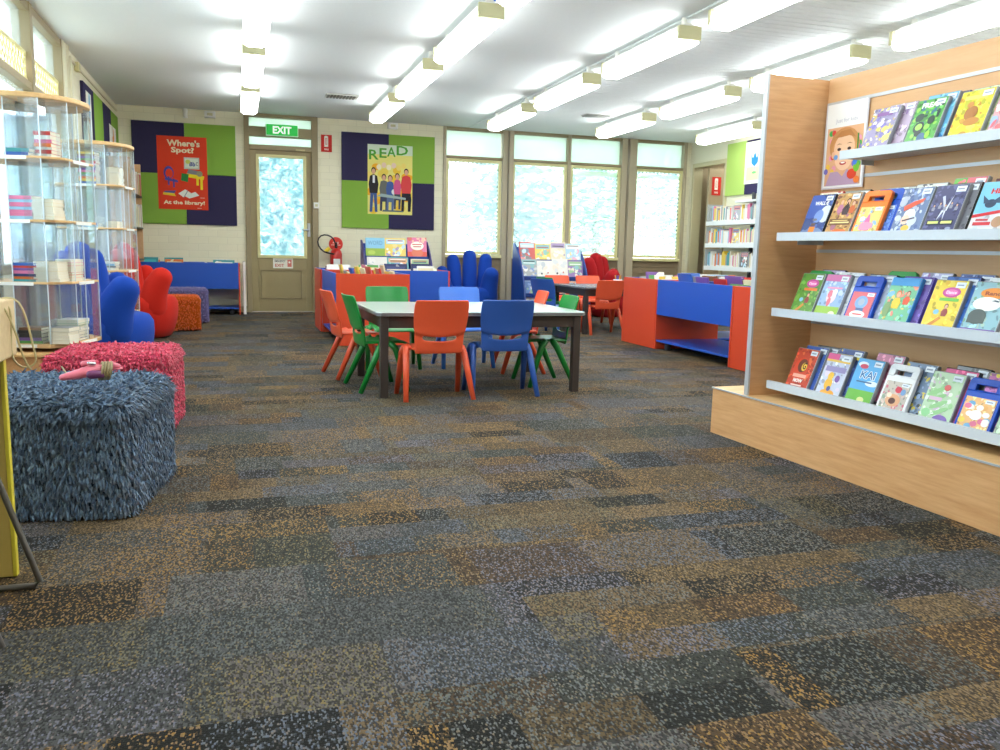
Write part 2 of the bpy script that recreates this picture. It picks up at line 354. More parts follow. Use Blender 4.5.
# ---- left wall glazing
mb = MB()
ys = [1.2,2.55,3.9,5.25,6.6,7.95,9.25]
for y in ys: mb.box(XL-.12,XL+.02,y-.05,y+.05,.75,H)
mb.box(XL-.12,XL+.01,1.2,9.25,.75,.82); mb.box(XL-.12,XL+.01,1.2,9.25,2.2,2.26); mb.box(XL-.12,XL+.01,1.2,9.25,2.82,H)
wl = struct(mb.build('window_4', TAUPE, bev=.005))
for a, b in zip(ys[:-1], ys[1:]):
    MB().box(XL-.06,XL-.054,a+.05,b-.05,.82,2.2).build('glass_pane', GLASS, wl)
    MB().box(XL-.06,XL-.054,a+.05,b-.05,2.5,2.82).build('clerestory_pane', GLASS, wl)
    mb = MB(); mb.box(XL-.05,XL-.02,a+.05,b-.05,2.26,2.29); mb.box(XL-.05,XL-.02,a+.05,b-.05,2.47,2.5)
    y = a+.06
    while y < b-.06:
        for s_ in (1,-1):
            mb.limb([(XL-.03,y,2.38-s_*.1),(XL-.03,min(y+.13,b-.05),2.38+s_*.1)], .007, 4)
        y += .09
    mb.build('lattice_vent', CREAM, wl)
slab('trim_5', [(XL,XL+.14,5.85,6.0,.0,H)], mat('taupe_post', (176,160,120), .5), .008)
slab('trim_6', [(XL,XL+.03,9.22,9.4,0,H),(XL,XL+.05,9.5,9.56,0,2.8)], PLAST, .004)
slab('baseboard_back', [(XL,.13,D-.015,D,0,.09),(1.18,3.1,D-.015,D,0,.09)], mat('skirting', (196,186,150), .5), .003)
# ------------------------------------------------------------------ outside
g = MB().box(-40,45,-20,60,-.35,-.2).build('ground', mat('pale_outdoor_paving', (214,212,200), .8)); struct(g)
def tree(x, y, h, r, seed, label, c):
    q = random.Random(seed); t = empty('garden_tree', (x,y,-.2)); tag(t, label, 'tree', None)
    MB().limb([(0,0,0),(.05,0,h*.3),(0,.05,h*.6)], [.14,.1,.06], 10).build('trunk', mat('bark', (130,112,92), .9), t, smooth=True)
    mb = MB()
    for _ in range(1700):
        a = q.uniform(0,6.28); b = math.acos(q.uniform(-1,1)); rr = r*q.uniform(.35,1)
        p = Vector((rr*math.sin(b)*math.cos(a), rr*math.sin(b)*math.sin(a), h*.62+rr*1.15*math.cos(b)))
        s_ = q.uniform(.08,.17); M = Matrix.Translation(p) @ Matrix.Rotation(q.uniform(0,6),4,'Z') @ Matrix.Rotation(q.uniform(0,6),4,'X')
        mb.add([M @ Vector(v) for v in ((-s_,0,0),(0,-s_*.45,0),(s_,0,0),(0,s_*.45,0))], [(0,1,2,3)])
    mb.build('foliage', mat('foliage_'+c[0], c[1], .6), t)
LG = ('sage', (160,196,172)); LG2 = ('blue', (160,196,196))
tree(.8, 17.5, 3.4, 1.35, 1, 'leafy garden tree outside the glazed back door', LG)
tree(5.4, 16.6, 3.4, 1.2, 2, 'garden tree seen through left pane of wide window', LG2)
tree(8.1, 18.6, 3.9, 1.35, 3, 'garden tree seen through right pane of wide window', LG)
tree(11.4, 20.5, 4.2, 1.6, 4, 'garden tree seen through the window nearest right corner', LG2)
tree(-4.6, 11.2, 3.6, 1.2, 5, 'garden tree outside the left wall windows', LG2)
# ------------------------------------------------------------------ ceiling lights
def make_light():
    t = empty('fluorescent_light')
    mb = MB(); mb.box(-.035,.035,.02,1.48,.085,.105); mb.box(-.075,.075,0.0,1.5,.03,.085)
    mb.build('housing', LBODY, t, bev=.004)
    MB().prism([(-.09,.03),(-.1,-.045),(-.06,-.07),(.06,-.07),(.1,-.045),(.09,.03)], 'Y', .025, 1.475).build('diffuser', TUBE, t)
    for y in (-.012, 1.475): MB().box(-.1,.1,y,y+.037,-.03,.075).build('end_cap', LCAP, t, bev=.004)
    for y in (.1, 1.36): MB().cyl(0,y,.1,.16,.022,10).build('stem', LBODY, t)
    return t
lt = make_light(); KIDS[lt.name] = list(lt.children)
colx = [.183,1.836,3.49,5.14,6.79]; used = False
cn = ['leftmost','second from left','middle','fourth from left','rightmost']; rn = ['nearest','second nearest','third from the back wall','second from the back wall','closest to the back wall']
rows = [.42,2.375,4.33,6.28,8.24,10.19]
rlab = ['behind the viewer','overhead near the viewer','fourth from the back wall','third from the back wall','second from the back wall','closest to the back wall']
for j, y in enumerate(rows):
    for i, x in enumerate(colx):
        o = lt if not used else copy_tree(lt); used = True
        o.location = (x, y, 2.73)
        tag(o, 'white fluorescent ceiling light, %s column, %s' % (cn[i], rlab[j]), 'ceiling light', 'fluorescent ceiling lights')
o = copy_tree(lt); o.location = (8.1,11.2,2.73); tag(o, 'added fluorescent ceiling light brightening the hall beyond the right doorway', 'ceiling light')  # unseen fitting, added because the hall rendered too dark
# tiny red-blue tag on one fitting
o = empty('hanging_tag', (1.86,6.24,2.82)); tag(o, 'small red and blue tag on top of a light fitting', 'tag')
MB().box(-.02,.02,-.01,0,-.01,.03).build('blue_strip', mat('tag_blue', (60,110,200), .5), o); MB().box(.02,.045,-.01,0,-.02,.015).build('red_strip', mat('tag_red', (210,50,60), .5), o)
# vents
for (x, y, lab) in ((1.3,11.1,'slotted ceiling air vent near the green and navy board with people poster'),(4.8,11.1,'square ceiling air vent in front of the wide window')):
    v = empty('ceiling_vent', (x,y,H)); tag(v, lab, 'vent')
    MB().box(-.2,.2,-.12,.12,-.02,-.002).build('vent_frame', mat('vent_grey', (190,190,184), .5), v, bev=.003)
    mb = MB(); [mb.box(-.18+k*.04,-.155+k*.04,-.1,.1,-.03,-.02) for k in range(9)]; mb.build('vent_slats', mat('vent_dark', (120,120,116), .5), v)
# ------------------------------------------------------------------ pin boards + posters
NAVY = mat('navy_felt', (58,54,86), .9, .1, .3, 300); GREEN = mat('lime_felt', (138,178,76), .9, .1, .3, 300)
def board(name, loc, rz, w, h, flip, label, tw=.03):
    t = empty(name, loc, rz); tag(t, label, 'pinboard')
    for i in (0,1):
        for j in (0,1):
            m = NAVY if (i+j+flip) % 2 == 1 else GREEN
            MB().box(-w/2+i*w/2+.001, -w/2+(i+1)*w/2-.001, -tw, 0, j*h/2+.001, (j+1)*h/2-.001).build('felt_panel', m, t, bev=.003)
    return t
board('felt_pinboard', (-.685,D-.003,1.27), 0, 1.39, 1.42, 0, 'navy and lime felt pinboard left of the back door')
board('felt_pinboard', (2.245,D-.003,1.29), 0, 1.43, 1.42, 0, 'navy and lime felt pinboard right of the back door')
def lb(y, lab): return board('felt_pinboard', (XL+.002,y,1.3), R(90), 1.38, 1.4, 0, lab)
# rz=+90 turns the -Y front to +X
lb(10.95, 'navy and lime felt pinboard on left wall, nearer one'); lb(12.35, 'navy and lime felt pinboard on left wall, nearer the corner')
# red poster
pw, ph = .67, 1.02
t = empty('poster', (-.72,D-.036,1.48)); tag(t, "red library poster with white lettering and drawn books on the left pinboard", 'poster')
p = Pic(pw, ph, (222,62,30), .0001, .0015)
def serif(p, s, u0, v0, u1, v1, c):
    p.text(s, u0, v0, u1, v1, c, .035)
serif(p, "Where's", .2,.865,.86,.955,(240,226,190)); serif(p, 'Spot?', .28,.755,.74,.855,(240,226,190))
serif(p, 'At the library!', .1,.055,.93,.125,(240,226,190))
p.rect(.53,.56,.84,.72,(196,200,184)).rect(.55,.58,.82,.705,(216,224,208)).text('Bb',.64,.6,.76,.66,(40,60,150),.03).text('C',.77,.61,.81,.66,(90,90,90),.02).ell(.61,.66,.05,.03,(206,210,100))
p.poly([(.58,.47),(.92,.44),(.92,.42),(.58,.45)],(236,210,40)).poly([(.58,.5),(.93,.47),(.93,.44),(.58,.46)],(240,214,40)).rect(.77,.34,.82,.46,(240,214,40)).rect(.85,.28,.9,.44,(240,214,40))
p.poly([(.58,.5),(.85,.48),(.88,.53),(.62,.56)],(130,130,140)).ell(.84,.5,.06,.04,(150,150,120))
p.ell(.22,.5,.1,.09,(70,70,150)).ell(.23,.49,.075,.065,(222,62,30)).rect(.2,.33,.235,.45,(70,70,150)).rect(.3,.3,.335,.42,(70,70,150)).poly([(.14,.43),(.4,.4),(.4,.37),(.14,.4)],(70,70,150))
p.poly([(.4,.22),(.54,.28),(.66,.23),(.5,.17)],(236,238,226)).poly([(.52,.19),(.74,.25),(.82,.2),(.62,.155)],(228,234,226)).poly([(.5,.17),(.58,.26),(.6,.26),(.52,.17)],(150,160,170))
p.poly([(.09,.2),(.35,.18),(.32,.22),(.1,.23)],(236,200,50)).poly([(.1,.23),(.32,.22),(.36,.26),(.14,.25)],(90,80,150)).poly([(.46,.4),(.6,.38),(.62,.49),(.48,.5)],(40,130,60))
p.rect(.84,.165,.93,.172,(230,200,180)).rect(.78,.02,.86,.028,(230,200,180))
p.build('printed_sheet', t, MATS['print_matt'])
# READ poster
t = empty('poster', (2.265,D-.036,1.51)); tag(t, 'pale yellow poster of five people below green capital letters', 'poster')
p = Pic(.69, 1.04, (238,226,130), .0001, .0015)
r_ = random.Random(5)
p.rect(0,.86,1,1,(214,228,204))
for k in range(22): p.ell(r_.uniform(0,1), r_.uniform(.05,.7), .09, .05, r_.choice([(240,200,60),(244,180,40),(246,222,120),(238,210,90)]), 14)
for k in range(6): p.ell(.25+.11*k, .68+.03*(k%2), .055, .04, r_.choice([(240,210,190),(244,220,120),(236,170,110),(250,236,200)]), 14)
for ch, a, b in (('R',.03,.24),('E',.26,.42),('A',.43,.62),('D',.64,.9)):
    p.text(ch, a, .78+(a)*.13, b, .92+(a)*.12, (84,164,50), .018)
def figure(p, u, v0, v1, top, leg, wide=.07, hair=(30,24,24), seated=False):
    hh = v1-v0; s = wide*1.25
    if not seated:
        p.poly([(u-s*.8,v0+hh*.5),(u+s*.8,v0+hh*.5),(u+s*1.0,v0),(u+s*.35,v0),(u,v0+hh*.4),(u-s*.35,v0),(u-s*1.0,v0)], leg)
    else:
        p.poly([(u-s,v0+hh*.45),(u+s,v0+hh*.45),(u+s*1.2,v0+hh*.28),(u+s,v0),(u+s*.4,v0),(u+s*.4,v0+hh*.25),(u-s*.4,v0+hh*.25),(u-s*.5,v0),(u-s*1.1,v0)], leg)
    p.poly([(u-s,v0+hh*.42),(u+s,v0+hh*.42),(u+s*1.25,v0+hh*.62),(u+s*.9,v0+hh*.8),(u,v0+hh*.84),(u-s*.9,v0+hh*.8),(u-s*1.25,v0+hh*.62)], top)
    p.ell(u, v0+hh*.92, .052, .046, hair, 14).ell(u, v0+hh*.9, .041, .04, (222,170,140), 14)
figure(p,.13,.03,.68,(40,38,44),(66,92,150)); p.rect(.11,.45,.16,.56,(230,232,236))
figure(p,.36,.05,.58,(110,110,104),(60,66,90),.065,seated=True); figure(p,.5,.05,.57,(70,96,160),(90,110,150),.06,seated=True); p.ell(.58,.33,.05,.04,(226,228,230))
figure(p,.66,.08,.6,(214,90,140),(70,70,90),.055,seated=True); figure(p,.86,.05,.68,(220,70,72),(36,34,44),.08,seated=True)
p.poly([(.2,.26),(.85,.22),(.85,.25),(.3,.3)],(160,180,180)).poly([(.32,.04),(.8,.04),(.78,.06),(.34,.065)],(100,110,120))
p.build('printed_sheet', t, MATS['print_matt'])
# papers on left-wall boards
for k, (y, z, w, h, pal, lab) in enumerate([(10.55,1.6,.34,1.02,[(240,240,236),(230,120,90),(120,190,230),(250,250,250)],'tall white poster with coloured pictures on the nearer left wall pinboard'),(12.42,1.7,.6,.8,[(235,235,230),(190,190,190),(220,214,200)],'pale grey poster on left wall pinboard nearest the corner')]):
    t = empty('poster', (XL+.036,y,z), R(90)); tag(t, lab, 'poster')
    p = Pic(w,h,(240,240,234),.0001,.0015); blobs(p, random.Random(k+3), pal+[(230,150,70)], 16, (.05,.95), (.05,.95), .2); p.build('printed_sheet', t, MATS['print_matt'])
# green display board + paper on right wall
t = empty('felt_pinboard', (XR-.002,11.0,1.93), R(-90)); tag(t, 'lime and navy pinboard on right wall above the white shelving', 'pinboard')
MB().box(-.95,-.42,-.03,0,0,.8).build('felt_panel', mat('pale_lime_felt',(176,206,110),.9,.1), t, bev=.003); MB().box(-.42,.9,-.03,0,0,.8).build('felt_panel', NAVY, t, bev=.003)
t = empty('poster', (XR-.036,11.18,2.08), R(-90)); tag(t, 'white poster with blue tulip on right wall board', 'poster')
p = Pic(.5,.62,(244,240,224),.0001,.0015); p.rect(.1,.08,.9,.4,(246,232,170)).poly([(.3,.72),(.4,.6),(.5,.75),(.6,.6),(.7,.72),(.66,.48),(.5,.4),(.34,.48)],(40,130,210)).rect(.48,.25,.52,.42,(60,150,190)).ell(.5,.26,.12,.03,(110,190,120)); p.build('printed_sheet', t, MATS['print_matt'])
# ------------------------------------------------------------------ signs
t = empty('exit_sign', (.665,D-.04,2.58)); tag(t, 'green illuminated exit sign above the back door', 'sign')
MB().box(-.23,.23,-.07,0,0,.165).build('sign_box', emis('sign_green', (60,180,90), .35), t, bev=.006)
p = Pic(.44,.15,(40,176,70),.0002,.001); p.text('EXIT',.2,.15,.8,.85,(246,255,246),.03); o = p.build('sign_face', t, emis('sign_face_glow',(255,255,255),0)); o.location = (0,-.071,.0075)
m = MATS['sign_face_glow']; N, L = nt(m); at = N.new('ShaderNodeAttribute'); at.attribute_name = 'Col'; b = N['Principled BSDF']; L.new(at.outputs['Color'], b.inputs['Base Color']); L.new(at.outputs['Color'], b.inputs['Emission Color']); b.inputs['Emission Strength'].default_value = .45
t = empty('door_notice', (.655,D+.008,.66)); tag(t, 'small white emergency exit notice on the back door', 'sign')
p = Pic(.29,.15,(236,232,220),.0001,.0012); p.text('EMERGENCY',.08,.6,.62,.82,(60,60,60),.02).text('EXIT',.1,.14,.55,.44,(190,60,50),.02).rect(.72,.15,.93,.85,(214,120,110)).ell(.82,.6,.05,.1,(240,236,226)); p.build('printed_sheet', t, MATS['print_matt'])
def firesign(loc, rz, w, h, lab):
    t = empty('extinguisher_sign', loc, rz); tag(t, lab, 'sign')
    p = Pic(w,h,(206,46,36),.0001,.002); p.rect(.3,.3,.66,.88,(244,238,226)).ell(.48,.88,.18,.06,(244,238,226)).rect(.4,.42,.56,.8,(206,60,48)).rect(.44,.44,.52,.78,(244,238,226)).text('FIRE',.3,.1,.7,.2,(244,238,226),.02)
    p.build('printed_plate', t, MATS['print_matt'])
firesign((1.31,D-.003,2.4),0,.16,.25,'red and white fire extinguisher sign high beside the back door')
firesign((7.72,12.715,2.0),0,.17,.3,'red framed notice on the taupe door in the hall')
t = empty('round_sign', (1.44,D-.003,1.04)); tag(t, 'round red fire sign on the wall behind the extinguisher', 'sign')
o = MB().limb([(0,0,0),(0,-.006,0)], .105, 32).build('disc', mat('sign_red', (214,52,40), .4), t)
p = Pic(.15,.07,(214,52,40),.0001,.0006); p.text('FIRE',.2,.5,.8,.9,(250,230,220),.02).text('EXTINGUISHER',.03,.1,.97,.35,(250,230,220),.02); o = p.build('lettering', t, MATS['print_matt']); o.location = (0,-.0065,-.03)
# small wall things: camera, sensor boxes, switch
t = empty('wall_sensor', (-.66,D-.002,2.76)); tag(t, 'small white motion sensor above the red poster', 'sensor')
MB().box(-.03,.03,-.03,0,0,.05).build('bracket', WHITE, t, bev=.004); MB().capsule([(0,-.05,.03),(0,-.06,.1)], [.03,.035]).build('sensor_head', WHITE, t, smooth=True)
for (x, z, w, h, lab) in ((-.33,2.78,.15,.09,'white box on wall above left pinboard'),(2.3,2.79,.15,.09,'white box on wall above right pinboard'),(1.15,1.56,.08,.09,'white light switch beside the back door frame')):
    t = empty('wall_box', (x,D-.045,z)); tag(t, lab, 'wall box'); MB().box(-w/2,w/2,-.035,0.04,0,h).build('casing', WHITE, t, bev=.005); MB().box(-w/4,w/4,-.04,-.034,h*.3,h*.7).build('cover_plate', LCAP, t, bev=.002)
t = empty('wall_sensor', (XL+.002,10.0,2.68)); tag(t, 'small cream speaker box on left wall below ceiling', 'sensor'); MB().box(0,.045,-.05,.05,.06,.15).build('casing', CREAM, t, bev=.006); MB().box(.045,.048,-.03,.03,.08,.13).build('grille', LCAP, t)
# extinguisher
t = empty('fire_extinguisher', (1.43,D-.12,.62)); tag(t, 'red fire extinguisher with black hose hanging on the back wall', 'fire extinguisher')
MB().lathe([(.02,0),(.085,.005),(.09,.03),(.09,.27),(.075,.32),(.04,.35),(.025,.36)], 24).build('cylinder', mat('extinguisher_red', (204,30,24), .3, coat=.4), t, smooth=True)
MB().box(-.05,.05,-.094,-.086,.06,.2).build('label_plate', WHITE, t)
mb = MB(); mb.cyl(0,0,.35,.41,.022,14); mb.limb([(0,-.02,.4),(0,-.1,.44)], .01, 8); mb.limb([(0,-.02,.38),(0,-.09,.37)], .01, 8); mb.build('valve', mat('black_metal', (30,30,32), .4), t)
pts = [(0,0,.39),(-.03,-.03,.5),(-.12,-.04,.56),(-.24,-.04,.55),(-.29,-.04,.45),(-.24,-.05,.33),(-.14,-.06,.28),(-.02,-.09,.27)]
MB().limb(pts, .013, 10).build('hose', mat('black_rubber', (28,28,30), .5), t, smooth=True, sub=1)
MB().limb([(-.16,-.02,.3),(-.1,-.02,.36)], .03, 8).build('yellow_tag', mat('yellow_plastic', (230,200,40), .5), t)
MB().box(-.04,.04,.09,.118,.1,.3).build('wall_bracket', ALU, t)

# ------------------------------------------------------------------ picture-book face and small books
def facebook(name, loc, w, h, seed, colname, label, rz=0, rx=0, th=.012, group=None, style=None):
    r = random.Random(seed); t = empty(name, loc, rz, rx); tag(t, label, 'book', group)
    base = NC[colname]
    MB().box(-w/2,w/2,0,th,0,h).build('pages', mat('book_pages', (232,226,208), .7), t)
    mb = MB(); mb.box(-w/2-.002,w/2+.002,th,th+.002,-.002,h+.002); mb.box(-w/2-.003,-w/2,-.001,th+.002,-.002,h+.002); mb.build('back_cover', mat('cover_'+colname.replace(' ','_'), base, .4), t)
    p = Pic(w+.004,h+.002,base,.00004,.002)
    pal = [NC[r.choice([k for k, _ in NAMED])] for _ in range(3)]+[tuple(min(255,int(v*1.2)) for v in base),(240,236,226)]
    if style: style(p, r)
    else:
        pl = [tuple(int(q+(245-q)*.45) for q in c_) for c_ in pal]; p.rect(0,0,1,1,tuple(int(q+(245-q)*.25) for q in base)); p.rect(.06,.72,.94,.94,pl[0]); blobs(p, r, pl, 16, (.1,.9), (.08,.66), .16)
        for q in range(r.choice((1,2))): p.rect(.14,.78+.08*q,.86,.82+.08*q,r.choice([(40,50,110),(180,40,50),(250,250,246),(40,40,40)]))
    p.build('front_cover', t); return t
# ---- picture book racks with shark-fin sides
RACKBLUE = mat('rack_blue', (30,66,140), .35); RACKNAVY = mat('rack_navy_purple', (72,66,124), .4)
def rack(x, y, w, m, lab, books, dp=.56):
    t = empty('picture_book_rack', (x,y,0)); tag(t, lab, 'book rack')
    prof = []
    for k in range(13):
        z = 1.1*k/12; prof.append((-dp*(1-(k/12)**2.2)**.8-.04, z))
    poly = [(.05,0)]+[(a,b) for a, b in prof]+[(.02,1.11)]
    for s in (-1,1): MB().prism(poly, 'X', s*w/2-.012, s*w/2+.012).build('side_panel', m, t, bev=.004)
    for k, z in enumerate((.12,.36,.6,.84)):
        yy = -.42*(1-(z/1.1)**2.2)**.8
        MB().box(-w/2+.012,w/2-.012,yy-.02,yy+.16,z-.015,z).build('shelf', BLUEL, t)
        MB().box(-w/2+.012,w/2-.012,yy-.035,yy-.02,z-.015,z+.045).build('front_lip', RACKBLUE, t)
    MB().box(-w/2+.012,w/2-.012,0.0,.02,.1,1.06).build('back_panel', BLUEL, t)
    for i, (bx, tier, bw, bh, cn_, seed, st, nm) in enumerate(books):
        z = (.12,.36,.6,.84)[tier]; yy = -.42*(1-(z/1.1)**2.2)**.8 - .015
        facebook('picture_book', (x+bx,y+yy,z+.003), bw, bh, seed, cn_, nm, 0, R(-12), style=st)
def s_sky(p, r):
    p.rect(0,.5,1,1,(140,196,226)).rect(0,0,1,.5,(150,180,70)); p.text('WORD',.12,.66,.88,.86,(100,150,190),.0); p.ell(.3,.3,.2,.1,(180,200,90))
def s_red(p, r):
    p.rect(0,0,1,.35,(230,90,70)).ell(.5,.3,.3,.2,(226,120,90)).ell(.5,.62,.34,.2,(246,236,226)); p.rect(.25,.66,.75,.7,(210,70,60)).rect(.3,.56,.7,.6,(200,70,60)); blobs(p, r, [(220,110,100),(240,190,170)], 8, (0,1), (.78,1), .12)
def s_white(p, r):
    blobs(p, r, [(222,224,226),(236,226,214),(200,206,212),(244,240,236)], 12, (.1,.9), (.1,.9), .2); p.ell(.3,.3,.06,.05,(70,70,80)); p.ell(.7,.35,.05,.04,(190,90,80))
rack(2.2, 12.35, .96, RACKNAVY, 'low navy sided picture book rack below the right pinboard', [
  (-.31,3,.27,.3,'pale blue',11,s_sky,'picture book with blue sky and green field cover, top left of the navy rack'),
  (-.02,3,.3,.3,'yellow',12,None,'yellow picture book, top centre of the navy rack'),
  (.3,3,.28,.32,'pink',13,s_red,'pink and red picture book, top right of the navy rack'),
  (-.3,2,.28,.27,'white',14,s_white,'white picture book, second tier left of the navy rack'),
  (.0,2,.3,.27,'teal',15,None,'teal picture book, second tier centre of the navy rack'),
  (.32,2,.26,.25,'cream',16,None,'cream picture book, second tier right of the navy rack'),
  (-.22,1,.26,.24,'white',17,None,'white picture book, third tier left of the navy rack'),
  (.1,1,.26,.2,'yellow',18,None,'yellow picture book, third tier centre of the navy rack')])
bk = []
ww = [('red','top'),('yellow','top'),('cream','top'),('pale blue','top'),('grey','second'),('white','second'),('white','second'),('purple','second'),('blue','third'),('white','third'),('cream','third'),('pale blue','third'),('white','fourth'),('cream','fourth'),('green','fourth')]
posn = ['far left','centre left','centre right','far right']
cnt = {}
for i, (c, tr) in enumerate(ww):
    k = cnt.get(tr, 0); cnt[tr] = k+1; ti = {'top':3,'second':2,'third':1,'fourth':0}[tr]
    bk.append((-.355+.237*k, ti, .234, (.29,.27,.3,.28)[i%4], c, 40+i, s_white if c == 'white' else None, '%s picture book, %s tier %s of the blue rack' % (c, tr, posn[k])))
rack(4.34, 11.75, .98, RACKBLUE, 'tall blue shark-fin sided picture book rack before the wide window', bk)
# ------------------------------------------------------------------ hand chairs
def hand_chair(loc, rz, m, side, label, s=1.0):
    t = empty('hand_chair', loc, rz); t.scale = (s,s,s); tag(t, label, 'chair', 'hand shaped armchairs')
    pr = [(.2,0),(.3,.02),(.35,.1),(.385,.2),(.4,.3),(.395,.38),(.355,.43),(.27,.45),(.1,.44),(.02,.435)]
    MB().lathe(pr, 36, (0,0), 1.0, .74).build('palm_seat', m, t, smooth=True)
    for x, h, r in ((-.24,.94,.105),(-.005,1.01,.11),(.225,.96,.105)):
        MB().capsule([(x*.9,.14,.2),(x*.95,.18,.5),(x*1.02,.21,.75),(x*1.08,.23,h-r)], [r*.95,r*1.02,r,r*.9], 18).build('finger_backrest', m, t, smooth=True)
    x = .4*side
    MB().capsule([(x*.75,.06,.25),(x*.98,.09,.48),(x*1.08,.1,.67)], [.11,.105,.085], 18).build('little_finger', m, t, smooth=True)
    x = -.25*side
    MB().capsule([(x*.95,-.09,.34),(x*1.0,-.11,.46),(x*1.04,-.14,.56),(x*1.08,-.19,.64)], [.145,.13,.125,.11], 20).build('thumb_armrest', m, t, smooth=True)
    return t
BF = mat('blue_stretch_fabric', (20,66,164), .85, .2, .1, 400, sheen=.05); RF = mat('red_stretch_fabric', (198,36,22), .85, .2, .1, 400, sheen=.05)
hand_chair((-.95,7.2,0), R(78), BF, 1, 'blue hand shaped armchair behind the acrylic book spinners')
hand_chair((-.92,9.69,0), R(84), RF, 1, 'red hand shaped armchair beside the orange ottoman')
hand_chair((3.34,12.2,0), R(-8), BF, -1, 'blue hand shaped armchair facing forward below the first window')
hand_chair((5.6,12.25,0), R(42), mat('dark_red_stretch_fabric', (176,30,36), .85, .2, .1, 400), 1, 'dark red hand shaped armchair below the wide window', 1.0)
# ------------------------------------------------------------------ shaggy ottomans
def ottoman(loc, rz, w, d, h, c, c2, label, L_=.045, n=5200, seed=1, wd=.008, lean=1.0):
    r = random.Random(seed); t = empty('shaggy_ottoman', loc, rz); tag(t, label, 'ottoman', 'shaggy cube ottomans')
    base = mat('otto_base_%d' % seed, tuple(int(v*.75) for v in c), .95, .1)
    MB().box(-w/2,w/2,-d/2,d/2,.01,h-.03).build('cushion', base, t, bev=.05, seg=4)
    m1 = mat('shag_%d' % seed, c, .9, .1, sheen=.2); m2 = mat('shag_light_%d' % seed, c2, .9, .1, sheen=.2)
    mb = MB(); per = [(w*d*.8, 't'), ((w+d)*.17, 'e'), (w*h,'f'), (w*h,'b'), (d*h,'l'), (d*h,'r')]; tot = sum(a for a, _ in per)
    rr_ = .06
    for a, k in per:
        for _ in range(int(n*a/tot)):
            u = r.uniform(-1,1); v = r.uniform(0,1)
            if k == 't': p = Vector((u*w/2, (v-.5)*d, h-.03)); nn = Vector((0,0,1))
            elif k in 'fb':
                s = -1 if k == 'f' else 1; p = Vector((u*w/2, s*d/2, .025+v*(h-.05))); nn = Vector((0,s,0))
            elif k == 'e':
                q0 = r.randrange(4); an = R(r.uniform(5,85)); e0 = rr_*math.sin(an); ez = h-.03-rr_+rr_*math.cos(an)
                o_ = [Vector((1,0,0)),Vector((-1,0,0)),Vector((0,1,0)),Vector((0,-1,0))][q0]
                p = (o_*(w/2-rr_+e0)+Vector((0,u*(d/2-.03),0))) if q0 < 2 else (o_*(d/2-rr_+e0)+Vector((u*(w/2-.03),0,0)))
                p.z = ez; nn = o_*math.sin(an)+Vector((0,0,math.cos(an)))
            else:
                s = -1 if k == 'l' else 1; p = Vector((s*w/2, u*d/2, .025+v*(h-.05))); nn = Vector((s,0,0))
            # pull in to the rounded edges
            lim = Vector((w/2-rr_, d/2-rr_, h-.03-rr_)); q = Vector((max(-lim.x,min(lim.x,p.x)), max(-lim.y,min(lim.y,p.y)), min(lim.z,p.z)))
            dd = p-q
            if dd.length > 1e-5: nn = dd.normalized(); p = q+nn*rr_
            if k == 't': side = Vector((r.uniform(-1,1), r.uniform(-1,1), 0))*.9 + Vector((0,-.35,0))
            elif k == 'e': side = (Vector((nn.x,nn.y,0)).normalized()*.8+Vector((0,0,-.7)))+Vector((r.uniform(-.4,.4),r.uniform(-.4,.4),0))
            else: side = Vector((r.uniform(-.35,.35), r.uniform(-.35,.35), -1.0*lean)) 
            L0 = L_*r.uniform(.7,1.25)
            d1 = (nn*.75+side*.55).normalized(); d2 = (nn*.25+side).normalized()
            wv = nn.cross(d2)
            if wv.length < .01: wv = Vector((1,0,0))
            wv = wv.normalized()*wd*r.uniform(.7,1.2)
            a0 = p-nn*.012; a1 = a0+d1*L0*.55; a2 = a1+d2*L0*.6; th = nn*.004
            if a2.z < .004: a2.z = .004
            mb.cm = 1 if r.random() < .45 else 0
            mb.add([a0-wv,a0+wv,a1+wv*1.1,a1-wv*1.1,a2+wv*.55,a2-wv*.55,a1+nn*.006], [(0,1,2,6),(0,6,3,0)[:3],(3,6,5),(6,2,4,5),(3,2,1,0),(5,4,2,3)])
    o = mb.build('shag_cover', [m1,m2], t, smooth=True); o['kind'] = 'stuff'
    return t
ottoman((-.665,3.6,0), R(-9), .66, .68, .462, (90,114,144), (118,142,168), 'large blue grey shaggy ottoman nearest the viewer', .042, 21000, 1, .0046, 1.1)
ottoman((-.635,4.93,0), R(-4), .6, .62, .455, (226,74,104), (238,100,124), 'bright pink shaggy ottoman behind the blue grey one', .028, 9000, 2, .0055)
ottoman((-.71,10.45,0), R(3), .56, .5, .43, (222,98,26), (228,108,34), 'orange shaggy ottoman beside the red hand chair', .022, 8000, 3, .0045)
ottoman((-.65,11.45,0), R(3), .56, .5, .47, (126,116,170), (146,136,188), 'lavender shaggy ottoman behind the orange one', .02, 6000, 4, .0045)
